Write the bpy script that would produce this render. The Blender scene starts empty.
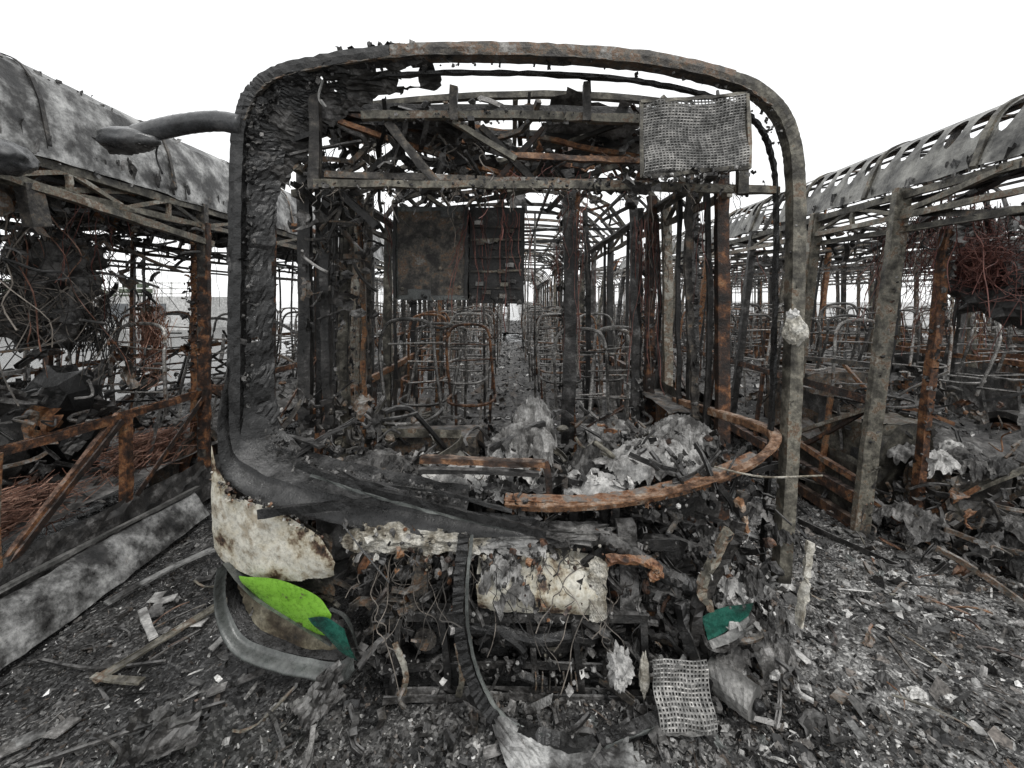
import bpy, bmesh, math, random
import numpy as np
from mathutils import Vector, Matrix, noise, Euler
random.seed(7); rng=np.random.default_rng(7)
R=random.random
def U(a,b): return a+(b-a)*random.random()
def nz(x,y,z=0.0): return noise.noise(Vector((x,y,z)))
def fbm(x,y,z=0.0,o=4):
    s=0;a=1
    for i in range(o):
        s+=a*noise.noise(Vector((x,y,z+i*7.3))); x*=2.1;y*=2.1;z*=2.1;a*=.5
    return s
# ------------------------------------------------------------------ materials
MATS=[];MI={}
def new_mat(name):
    m=bpy.data.materials.new(name);m.use_nodes=True
    MI[name]=len(MATS);MATS.append(m)
    nt=m.node_tree;nt.nodes.clear()
    return m,nt
def ramp(nt,stops,interp='LINEAR'):
    r=nt.nodes.new('ShaderNodeValToRGB');e=r.color_ramp.elements
    r.color_ramp.interpolation=interp
    while len(e)<len(stops): e.new(0.5)
    for i,(p,c) in enumerate(stops):
        e[i].position=p;e[i].color=(c[0],c[1],c[2],1) if hasattr(c,'__len__') else (c,c,c,1)
    return r
def mixc(nt,fac,a,b,bt='MIX'):
    m=nt.nodes.new('ShaderNodeMix');m.data_type='RGBA';m.blend_type=bt
    def st(s,v):
        if isinstance(v,bpy.types.NodeSocket): nt.links.new(v,s)
        elif hasattr(v,'__len__'): s.default_value=(v[0],v[1],v[2],1)
        else: s.default_value=v
    st(m.inputs[0],fac);st(m.inputs[6],a);st(m.inputs[7],b)
    return m.outputs[2]
def mth(nt,op,a,b=0.0,clamp=False):
    m=nt.nodes.new('ShaderNodeMath');m.operation=op;m.use_clamp=clamp
    for s,v in ((m.inputs[0],a),(m.inputs[1],b)):
        if isinstance(v,bpy.types.NodeSocket): nt.links.new(v,s)
        else: s.default_value=v
    return m.outputs[0]
def noise_n(nt,co,scale,detail=4,rough=.6,dist=0.0):
    n=nt.nodes.new('ShaderNodeTexNoise');n.inputs['Scale'].default_value=scale
    n.inputs['Detail'].default_value=detail;n.inputs['Roughness'].default_value=rough
    n.inputs['Distortion'].default_value=dist
    nt.links.new(co,n.inputs['Vector']);return n.outputs['Fac']
def burnt(name,stops,scale=6,ash=0.5,ashcol=(.33,.325,.32),rough=.8,metal=.0,bump=.6,bscale=45,isl=.25,spec=.4,mod=(.5,1.45)):
    m,nt=new_mat(name);N=nt.nodes;L=nt.links
    out=N.new('ShaderNodeOutputMaterial');p=N.new('ShaderNodeBsdfPrincipled');L.new(p.outputs[0],out.inputs[0])
    tc=N.new('ShaderNodeTexCoord');geo=N.new('ShaderNodeNewGeometry');co=tc.outputs['Object']
    n1=noise_n(nt,co,scale,6,.68)
    v=n1 if isl==0 else mth(nt,'ADD',n1,mth(nt,'MULTIPLY',mth(nt,'SUBTRACT',geo.outputs['Random Per Island'],.5),isl))
    r=ramp(nt,stops);L.new(v,r.inputs[0]);c=r.outputs[0]
    n2=noise_n(nt,co,scale*7,4,.75)
    r2=ramp(nt,[(.32,mod[0]),(.5,.95),(.68,mod[1])]);L.new(n2,r2.inputs[0])
    c=mixc(nt,1.0,c,r2.outputs[0],'MULTIPLY')
    if ash>0:
        sx=N.new('ShaderNodeSeparateXYZ');L.new(geo.outputs['Normal'],sx.inputs[0])
        mr=N.new('ShaderNodeMapRange');mr.inputs[1].default_value=.2;mr.inputs[2].default_value=.9;L.new(sx.outputs[2],mr.inputs[0])
        r3=ramp(nt,[(.42,0),(.62,1)]);L.new(noise_n(nt,co,13,4,.75),r3.inputs[0])
        f=mth(nt,'MULTIPLY',mth(nt,'MULTIPLY',mr.outputs[0],r3.outputs[0]),ash)
        c=mixc(nt,f,c,ashcol)
    L.new(c,p.inputs['Base Color'])
    p.inputs['Metallic'].default_value=metal;p.inputs['Specular IOR Level'].default_value=spec
    rr=ramp(nt,[(.3,max(0,rough-.3)),(.7,min(1,rough+.12))]);L.new(n2,rr.inputs[0]);L.new(rr.outputs[0],p.inputs['Roughness'])
    if bump>0:
        b=N.new('ShaderNodeBump');b.inputs['Strength'].default_value=bump;b.inputs['Distance'].default_value=.012
        L.new(noise_n(nt,co,bscale,4,.75),b.inputs['Height']);L.new(b.outputs[0],p.inputs['Normal'])
    return m
burnt('char',[(.3,(.006,.006,.006)),(.46,(.013,.0125,.012)),(.58,(.036,.034,.032)),(.72,(.16,.155,.15))],12,.42,rough=.55,spec=.5)
burnt('soot',[(.3,(.003,.003,.003)),(.5,(.008,.008,.008)),(.62,(.022,.022,.022)),(.76,(.09,.088,.085))],9,.12,rough=.42,spec=.5,bump=.45,isl=.1)
burnt('steel',[(.3,(.01,.009,.0085)),(.43,(.026,.024,.022)),(.52,(.068,.062,.055)),(.58,(.12,.105,.085)),(.62,(.14,.08,.045)),(.67,(.17,.16,.145)),(.78,(.3,.29,.27))],12,.5,rough=.6,metal=.1)
burnt('rust',[(.3,(.012,.01,.009)),(.43,(.036,.021,.015)),(.5,(.1,.046,.024)),(.56,(.2,.088,.038)),(.61,(.26,.14,.07)),(.66,(.08,.055,.04)),(.78,(.22,.195,.16))],13,.4,rough=.72,mod=(.45,1.35))
burnt('rustlight',[(.3,(.025,.016,.012)),(.41,(.07,.038,.023)),(.49,(.17,.085,.042)),(.57,(.27,.15,.082)),(.64,(.4,.32,.25)),(.74,(.09,.06,.045))],13,.35,(.42,.39,.35),.55,mod=(.55,1.35))
burnt('palesteel',[(.3,(.016,.0145,.012)),(.42,(.052,.048,.039)),(.5,(.115,.107,.087)),(.57,(.2,.188,.153)),(.615,(.13,.08,.048)),(.7,(.31,.3,.26))],9,.3,(.38,.37,.35),.6,.1,mod=(.55,1.35),bump=.4)
burnt('tube',[(.3,(.03,.029,.028)),(.45,(.1,.096,.09)),(.56,(.25,.242,.23)),(.64,(.38,.37,.35)),(.72,(.14,.085,.055))],10,.35,(.42,.41,.4),.42,.4,bump=.2,isl=.35)
burnt('ash',[(.3,(.05,.048,.046)),(.42,(.17,.166,.16)),(.53,(.36,.355,.345)),(.66,(.62,.61,.59))],9,.0,rough=.9,bump=.8,bscale=35,isl=.25,mod=(.7,1.2))
burnt('ashdark',[(.3,(.014,.0135,.013)),(.45,(.05,.048,.046)),(.57,(.12,.116,.11)),(.7,(.34,.33,.32))],10,.35,rough=.65,bump=.9,bscale=45,isl=.35)
burnt('roofskin',[(.35,(.012,.012,.012)),(.43,(.04,.039,.038)),(.49,(.12,.12,.117)),(.56,(.25,.25,.245)),(.65,(.4,.4,.39)),(.75,(.15,.12,.09))],5,.1,rough=.5,metal=.15,isl=.0,bump=.35,mod=(.5,1.35))
burnt('bandskin',[(.35,(.04,.04,.038)),(.45,(.12,.118,.11)),(.55,(.22,.217,.2)),(.68,(.34,.335,.31))],6,.1,rough=.5,metal=.15,isl=.0,bump=.3,mod=(.7,1.25))
burnt('alu',[(.3,(.07,.07,.066)),(.45,(.15,.149,.143)),(.57,(.26,.255,.245)),(.72,(.4,.39,.37))],9,.15,rough=.5,metal=.3,bump=.25,mod=(.6,1.25))
burnt('white',[(.34,(.02,.018,.015)),(.395,(.1,.06,.04)),(.43,(.32,.27,.19)),(.475,(.56,.52,.42)),(.56,(.68,.66,.58)),(.64,(.38,.33,.25)),(.75,(.6,.57,.5))],6,.08,rough=.42,bump=.2,isl=0,spec=.5,mod=(.62,1.1))
burnt('green',[(.33,(.02,.02,.015)),(.365,(.1,.1,.05)),(.395,(.17,.4,.035)),(.8,(.29,.58,.08))],6.5,.05,rough=.4,bump=.12,isl=0,spec=.5,mod=(.6,1.1))
burnt('teal',[(.3,(.01,.012,.012)),(.42,(.012,.045,.035)),(.5,(.012,.085,.062)),(.8,(.03,.14,.1))],5,.15,rough=.35,bump=.12,isl=0,spec=.5)
burnt('bumper',[(.3,(.025,.026,.025)),(.5,(.075,.082,.078)),(.7,(.17,.18,.17))],6,.15,rough=.4,bump=.2,isl=0,spec=.5,mod=(.7,1.2))
burnt('headlamp',[(.3,(.02,.018,.015)),(.43,(.07,.055,.038)),(.55,(.17,.15,.105)),(.7,(.36,.33,.25))],6,.2,rough=.6,bump=.3,isl=0)
burnt('mirrorgrey',[(.3,(.022,.022,.022)),(.5,(.055,.057,.06)),(.7,(.15,.15,.15))],7,.25,(.4,.4,.4),rough=.35,bump=.2,isl=0,spec=.5,mod=(.7,1.2))
burnt('foam',[(.3,(.05,.04,.03)),(.42,(.17,.15,.115)),(.53,(.4,.38,.33)),(.75,(.66,.65,.61))],10,.0,rough=.95,bump=1,bscale=35)
burnt('wirered',[(.3,(.035,.014,.011)),(.5,(.12,.04,.032)),(.7,(.24,.11,.09))],3,.1,rough=.7,bump=0,isl=.4)
burnt('wiregrey',[(.3,(.012,.012,.012)),(.5,(.04,.036,.032)),(.7,(.2,.175,.15))],3,.1,rough=.7,bump=0,isl=.5)
burnt('copper',[(.3,(.07,.033,.022)),(.5,(.22,.105,.072)),(.7,(.44,.27,.2))],6,.15,rough=.6,metal=.2,bump=0,isl=.4)
def debris_mat(name,k,rough):
    m,nt=new_mat(name);N=nt.nodes;L=nt.links
    out=N.new('ShaderNodeOutputMaterial');p=N.new('ShaderNodeBsdfPrincipled');L.new(p.outputs[0],out.inputs[0])
    geo=N.new('ShaderNodeNewGeometry');tc=N.new('ShaderNodeTexCoord')
    st=[(0,(.012,.012,.012)),(.24,(.028,.027,.026)),(.45,(.07,.068,.065)),(.6,(.14,.137,.132)),(.7,(.1,.074,.055)),(.79,(.21,.206,.2)),(.92,(.35,.345,.33)),(.985,(.68,.67,.65))]
    r=ramp(nt,[(a,(c[0]*k,c[1]*k,c[2]*k)) for a,c in st])
    L.new(geo.outputs['Random Per Island'],r.inputs[0])
    n=noise_n(nt,tc.outputs['Object'],70,3,.7);r2=ramp(nt,[(.35,.4),(.65,1.5)]);L.new(n,r2.inputs[0])
    L.new(mixc(nt,1.0,r.outputs[0],r2.outputs[0],'MULTIPLY'),p.inputs['Base Color'])
    p.inputs['Roughness'].default_value=rough;p.inputs['Specular IOR Level'].default_value=.5
debris_mat('debris',1.0,.45);debris_mat('debriswet',.55,.2)
def ground_mat():
    m,nt=new_mat('ground_ash');N=nt.nodes;L=nt.links
    out=N.new('ShaderNodeOutputMaterial');p=N.new('ShaderNodeBsdfPrincipled');L.new(p.outputs[0],out.inputs[0])
    tc=N.new('ShaderNodeTexCoord');co=tc.outputs['Object']
    n1=noise_n(nt,co,2.2,7,.72,.2)
    sx=N.new('ShaderNodeSeparateXYZ');L.new(co,sx.inputs[0])
    mr=N.new('ShaderNodeMapRange');mr.inputs[1].default_value=-1.5;mr.inputs[2].default_value=1.5;mr.inputs[3].default_value=-.07;mr.inputs[4].default_value=.03
    L.new(sx.outputs[0],mr.inputs[0])
    v=mth(nt,'ADD',n1,mr.outputs[0])
    r=ramp(nt,[(.3,(.015,.015,.015)),(.42,(.042,.042,.042)),(.52,(.11,.108,.105)),(.64,(.26,.257,.25))]);L.new(v,r.inputs[0])
    vo=N.new('ShaderNodeTexVoronoi');vo.inputs['Scale'].default_value=95;L.new(co,vo.inputs['Vector'])
    bw=N.new('ShaderNodeRGBToBW');L.new(vo.outputs['Color'],bw.inputs[0])
    r2=ramp(nt,[(.25,.3),(.5,.8),(.72,1.5),(.85,2.8)]);L.new(bw.outputs[0],r2.inputs[0])
    c=mixc(nt,.85,r.outputs[0],r2.outputs[0],'MULTIPLY')
    L.new(c,p.inputs['Base Color'])
    rr=ramp(nt,[(.43,.05),(.53,.3),(.63,.75)]);L.new(v,rr.inputs[0]);L.new(rr.outputs[0],p.inputs['Roughness'])
    b=N.new('ShaderNodeBump');b.inputs['Strength'].default_value=.5;b.inputs['Distance'].default_value=.01
    n4=noise_n(nt,co,45,5,.75);L.new(mth(nt,'ADD',n4,mth(nt,'MULTIPLY',bw.outputs[0],.5)),b.inputs['Height']);L.new(b.outputs[0],p.inputs['Normal'])
ground_mat()
burnt('foliage',[(.3,(.05,.065,.045)),(.5,(.09,.11,.075)),(.7,(.14,.16,.12))],.5,0,rough=.9,bump=.0,isl=.5)
burnt('concrete',[(.3,(.4,.4,.39)),(.6,(.55,.55,.54))],1,.1,rough=.9,bump=.0,isl=0)
burnt('whitepaint',[(.3,(.6,.6,.58)),(.6,(.75,.75,.73))],1,.0,rough=.6,bump=.0,isl=0)
burnt('darkglass',[(.3,(.08,.085,.09)),(.6,(.12,.13,.14))],1,.0,rough=.3,bump=.0,isl=0,spec=.6)
# ------------------------------------------------------------------ mesh builder
def ico(sub):
    bm=bmesh.new();bmesh.ops.create_icosphere(bm,subdivisions=sub,radius=1)
    v=np.array([x.co[:] for x in bm.verts]);f=[[q.index for q in x.verts] for x in bm.faces];bm.free();return v,f
ICO={1:ico(1),2:ico(2),3:ico(3),4:ico(4)}
class MB:
    def __init__(s,T=None): s.v=[];s.f=[];s.m=[];s.n=0;s.T=T
    def add(s,v,f,mat):
        if s.T: v=[s.T(*p) for p in v]
        o=s.n;s.v.extend([tuple(p) for p in v]);s.n+=len(v)
        s.f.extend([tuple(i+o for i in q) for q in f]);s.m.extend([MI[mat]]*len(f))
    def build(s,name,parent=None,smooth=False):
        me=bpy.data.meshes.new(name);me.from_pydata(s.v,[],s.f)
        used=sorted(set(s.m));mp={g:i for i,g in enumerate(used)}
        for g in used: me.materials.append(MATS[g])
        me.polygons.foreach_set('material_index',[mp[g] for g in s.m])
        if smooth: me.polygons.foreach_set('use_smooth',[True]*len(s.f))
        me.update();o=bpy.data.objects.new(name,me);bpy.context.scene.collection.objects.link(o)
        if parent: o.parent=parent
        return o
def sweep(b,pts,ring,mat,up=(0,0,1),jit=0.0,closed=False):
    P=[Vector(p) for p in pts];n=len(P);k=len(ring);V=[]
    for i,p in enumerate(P):
        t=(P[min(i+1,n-1)]-P[max(i-1,0)])
        if t.length<1e-6: t=Vector((0,0,1))
        t.normalize();u=Vector(up)
        if abs(t.dot(u))>.97: u=Vector((0,1,0)) if abs(t.y)<.9 else Vector((1,0,0))
        a=(u-t*u.dot(t)).normalized();c=t.cross(a)
        for (x,y) in ring:
            q=p+a*x+c*y
            if jit: q+=Vector((U(-jit,jit),U(-jit,jit),U(-jit,jit)))
            V.append(q)
    F=[]
    for i in range(n-1):
        for j in range(k):
            j2=(j+1)%k;F.append((i*k+j,i*k+j2,(i+1)*k+j2,(i+1)*k+j))
    F.append(tuple(range(k-1,-1,-1)));F.append(tuple((n-1)*k+j for j in range(k)))
    b.add(V,F,mat)
def beam(b,p0,p1,w=.05,h=.05,mat='steel',jit=.002,bend=.006,step=.12,up=(0,0,1),prof=None):
    p0=Vector(p0);p1=Vector(p1);L=(p1-p0).length;n=max(2,int(L/step)+1)
    d=Vector((U(-1,1),U(-1,1),U(-1,1)))*bend;ph=U(0,9);pts=[]
    for i in range(n+1):
        t=i/n;q=p0.lerp(p1,t)+d*math.sin(t*math.pi)+Vector((nz(t*L*3+ph,1),nz(t*L*3+ph,2),nz(t*L*3+ph,3)))*bend*.6*math.sin(t*math.pi)
        pts.append(q)
    a,c=h/2,w/2
    if prof is None: prof='box' if min(w,h)<.03 or jit==0 else random.choice(['box','box','C','L'])
    t=.005
    if prof=='box': ring=[(-a,-c),(a,-c),(a,c),(-a,c)]
    elif prof=='L': ring=[(-a,-c),(-a+t,-c),(-a+t,c-t),(a,c-t),(a,c),(-a,c)]
    else: ring=[(-a,-c),(a,-c),(a,-c+t),(-a+t,-c+t),(-a+t,c-t),(a,c-t),(a,c),(-a,c)]
    sweep(b,pts,ring,mat,up,jit)
def cat(pts,k=5):
    P=[Vector(p) for p in pts];P=[P[0]*2-P[1]]+P+[P[-1]*2-P[-2]];o=[]
    for i in range(1,len(P)-2):
        for j in range(k):
            t=j/k;a,b_,c,d=P[i-1],P[i],P[i+1],P[i+2]
            o.append(.5*((2*b_)+(c-a)*t+(2*a-5*b_+4*c-d)*t*t+(3*b_-a-3*c+d)*t**3))
    o.append(P[-2]);return o
def tube(b,pts,r=.015,mat='tube',n=6,k=5,jit=0.0,smooth=True):
    if smooth and len(pts)>2: pts=cat(pts,k)
    sweep(b,pts,[(r*math.cos(2*math.pi*i/n),r*math.sin(2*math.pi*i/n)) for i in range(n)],mat,jit=jit)
def band(b,pts,w,h,mat,up=(0,0,1),jit=.003,k=6):
    a,c=h/2,w/2;sweep(b,cat(pts,k),[(-a,-c),(a,-c),(a,c),(-a,c)],mat,up,jit)
def sheet(b,fn,nu,nv,mat,hole=0.0,hs=5,jit=.004,edge=.3,amp=0.0):
    V=[];ph=U(0,50)
    for i in range(nu+1):
        for j in range(nv+1):
            p=Vector(fn(i/nu,j/nv))
            if amp: p+=Vector((fbm(p.x*6+ph,p.y*6,p.z*6,3),fbm(p.x*6,p.y*6+ph,p.z*6,3),fbm(p.x*6,p.y*6,p.z*6+ph,3)))*amp
            p+=Vector((U(-jit,jit),U(-jit,jit),U(-jit,jit)));V.append(p)
    F=[]
    for i in range(nu):
        for j in range(nv):
            u=(i+.5)/nu;v=(j+.5)/nv
            e=min(u,1-u,v,1-v)*2
            q=V[i*(nv+1)+j];val=nz(q.x*hs+ph,q.y*hs,q.z*hs)*.5+.5
            if hole>0 and val+ (edge*(1-min(1,e*4)) if e<.25 else 0)>1.12-hole: continue
            F.append((i*(nv+1)+j,(i+1)*(nv+1)+j,(i+1)*(nv+1)+j+1,i*(nv+1)+j+1))
    if F: b.add(V,F,mat)
def strip(b,A,B,y,mat,nu=30,nv=10,**kw):
    A=cat([(p[0],0,p[1]) for p in A],8);B=cat([(p[0],0,p[1]) for p in B],8)
    def s(P,u):
        t=u*(len(P)-1);i=min(int(t),len(P)-2);return P[i].lerp(P[i+1],t-i)
    def fn(u,v):
        q=s(A,u).lerp(s(B,u),v);return (q.x,y(q.x,q.z,v),q.z)
    sheet(b,fn,nu,nv,mat,**kw)
def blob(b,c,s,mat,sub=2,rough=.3,fr=3):
    V,F=ICO[sub];ph=U(0,99);rot=Euler((U(0,6),U(0,6),U(0,6))).to_matrix() if not isinstance(s,tuple) else Matrix.Identity(3)
    if not isinstance(s,tuple): s=(s,s,s)
    o=[]
    for v in V:
        r=1+rough*fbm(v[0]*fr*.6+ph,v[1]*fr*.6,v[2]*fr*.6,3)
        q=Vector((v[0]*s[0]*r,v[1]*s[1]*r,v[2]*s[2]*r));o.append(rot@q+Vector(c))
    b.add(o,F,mat)
def scrap(b,c,sz,mat,asp=None,n=5,rot=None):
    asp=asp or U(.3,1);k1=U(-3,3);k2=U(-2,2);ph=U(0,50)
    M=(Euler(rot) if rot else Euler((U(0,6),U(0,6),U(0,6)))).to_matrix();C=Vector(c)
    def fn(u,v):
        x=(u-.5)*sz;y=(v-.5)*sz*asp
        z=(k1*x*x+k2*x*y)/max(sz,.01)*.5+sz*.2*nz(u*3+ph,v*3)+sz*.07*nz(u*9+ph,v*9)
        return M@Vector((x,y,z))+C
    sheet(b,fn,n,n,mat,hole=.45,hs=8/max(sz,.05)*.3,jit=sz*.03,edge=.5)
def shards(b,X,Y,Z,size,mat,tilt=.3,el=.5):
    N=len(X);s=size*np.exp(rng.normal(0,.55,N));a=s;bb=s*rng.uniform(.15,1,N)**1.0
    th=rng.random(N)<.18*el*2;a=np.where(th,a*2.6,a);bb=np.where(th,bb*.35,bb)
    c=s*rng.normal(0,.35,N)
    z0=np.zeros(N)
    P=np.stack([np.stack([-a,-bb*rng.uniform(.4,1,N),z0],1),np.stack([a*.1,-bb,c],1),np.stack([a*rng.uniform(.6,1,N),-bb*.8,z0],1),
                np.stack([a,bb*rng.uniform(.3,1,N),z0],1),np.stack([z0,bb,c*.8],1),np.stack([-a*.8,bb*rng.uniform(.3,1,N),z0],1)],1)
    yaw=rng.uniform(0,6.28,N);rx=rng.normal(0,tilt,N);ry=rng.normal(0,tilt,N)
    def rot(P,i,j,t):
        c_,s_=np.cos(t)[:,None],np.sin(t)[:,None];A=P[:,:,i]*c_-P[:,:,j]*s_;B=P[:,:,i]*s_+P[:,:,j]*c_;P=P.copy();P[:,:,i]=A;P[:,:,j]=B;return P
    P=rot(P,1,2,rx);P=rot(P,0,2,ry);P=rot(P,0,1,yaw)
    P[:,:,0]+=X[:,None];P[:,:,1]+=Y[:,None];P[:,:,2]+=Z[:,None]
    o=b.n;V=P.reshape(-1,3)
    if b.T: b.v.extend([b.T(*p) for p in V])
    else: b.v.extend(map(tuple,V.tolist()))
    b.n+=6*N
    for i in range(N):
        q=o+6*i;b.f.append((q,q+1,q+4,q+5));b.f.append((q+1,q+2,q+3,q+4))
    b.m.extend([MI[mat]]*(2*N))
def wires(b,c,spread,drop,n,mat,r=.0025,mess=.15,seg=7):
    for _ in range(n):
        p=Vector((c[0]+U(-1,1)*spread[0],c[1]+U(-1,1)*spread[1],c[2]+U(-.03,.03)));pts=[p.copy()]
        L=drop*U(.25,1.1);d=Vector((U(-1,1),U(-1,1),0))*mess
        for i in range(seg):
            p=p+Vector((d.x/seg+U(-1,1)*mess*.22,d.y/seg+U(-1,1)*mess*.22,-L/seg*U(.5,1.4)));pts.append(p.copy())
        tube(b,pts,r*U(.5,1.1),mat,n=3,k=3)
def tangle(b,c,s,n,mat,r=.003):
    for _ in range(n):
        p=Vector((c[0]+U(-1,1)*s[0],c[1]+U(-1,1)*s[1],c[2]+U(-1,1)*s[2]));pts=[]
        for i in range(6):
            pts.append(p.copy());p=Vector((c[0]+U(-1,1)*s[0],c[1]+U(-1,1)*s[1],c[2]+U(-1,1)*s[2])).lerp(p,.55)
        tube(b,pts,r*U(.5,1.1),mat,n=3,k=4)
def crust(b,pts,n,size,mats=('char','ashdark'),sp=.03):
    P=cat(pts,6)
    for _ in range(n):
        i=random.randrange(len(P)-1);q=P[i].lerp(P[i+1],R())+Vector((U(-sp,sp),U(-sp,sp),U(-sp,sp)))
        if R()<.45: blob(b,q,size*U(.3,.9),random.choice(mats),1,.6)
        else: scrap(b,q,size*U(1,3.2),random.choice(mats),n=3)
def clutter(b,lo,hi,n,sz=.15,mats=('char','steel','char','ashdark','rust','steel')):
    for _ in range(n):
        c=Vector([U(lo[i],hi[i]) for i in range(3)]);m=random.choice(mats);t=R();s=sz*U(.3,1.4)
        if t<.26: scrap(b,c,s*1.2,m,n=6)
        elif t<.58:
            d=Vector((U(-1,1),U(-1,1),U(-.7,.7))).normalized()*s*1.3;beam(b,c-d,c+d,U(.01,.035),U(.008,.03),m,bend=.03,step=.06,prof=random.choice(['box','L','C']))
        elif t<.84:
            p=c.copy();pts=[]
            for i in range(4): pts.append(p.copy());p+=Vector((U(-1,1),U(-1,1),U(-1,.8)))*s*.7
            tube(b,pts,U(.003,.013),m,n=6,k=4)
        else: blob(b,c,(s*U(.15,.4),s*U(.15,.4),s*U(.12,.3)),m,2,.6,4)
def crumple(b,c,sx,sy,h,mat,n=26):
    ph=U(0,99)
    def fn(u,v):
        x=(u-.5)*2;y=(v-.5)*2;r=math.sqrt(x*x+y*y)
        z=h*max(-.3,(1-r*r))*.7+h*.9*(.5-abs(fbm(x*1.8+ph,y*1.8,0,4)))
        return (c[0]+x*sx*(1+.2*nz(y*3,ph)),c[1]+y*sy*(1+.2*nz(x*3,ph)),c[2]+z)
    sheet(b,fn,n,n,mat,hole=.3,hs=5,jit=.004,edge=.7,amp=.012)
def seat(b,x,y,z,mat='tube',k=4):
    w=.2;ly=U(-.12,.12);lx=U(-.07,.07);mat=random.choice([mat,mat,mat,mat,'rust'])
    tube(b,[(x-w,y,z+.35),(x-w+lx,y+.03+ly,z+.8),(x-w*.9+lx,y+.06+ly,z+.98),(x-w*.5+lx,y+.07+ly,z+1.05),(x+w*.5+lx,y+.07+ly,z+1.05),(x+w*.9+lx,y+.06+ly,z+.98),(x+w+lx,y+.03+ly,z+.8),(x+w,y,z+.35)],.013,mat,n=6,k=k)
    for h in (.52,.72,.88):
        if R()<.7: tube(b,[(x-w,y+.03,z+h),(x+w,y+.03+ly*.5,z+h+U(-.04,.04))],.007,mat,n=4,smooth=False)
    tube(b,[(x-w,y,z+.42),(x-w*.95,y-.3,z+.44),(x-w*.5,y-.42,z+.43),(x+w*.5,y-.42,z+.43),(x+w*.95,y-.3,z+.44),(x+w,y,z+.42)],.012,mat,n=5,k=k)
    for sx in (-1,1): tube(b,[(x+sx*w*.8,y,z+.42),(x+sx*w*.7,y-.1,z)],.013,mat,n=4,smooth=False)
def roofz(xl):
    a=abs(xl)/1.24
    return 2.92-.12*a*a-.27*max(0,(a-.72)/.28)**2
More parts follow.
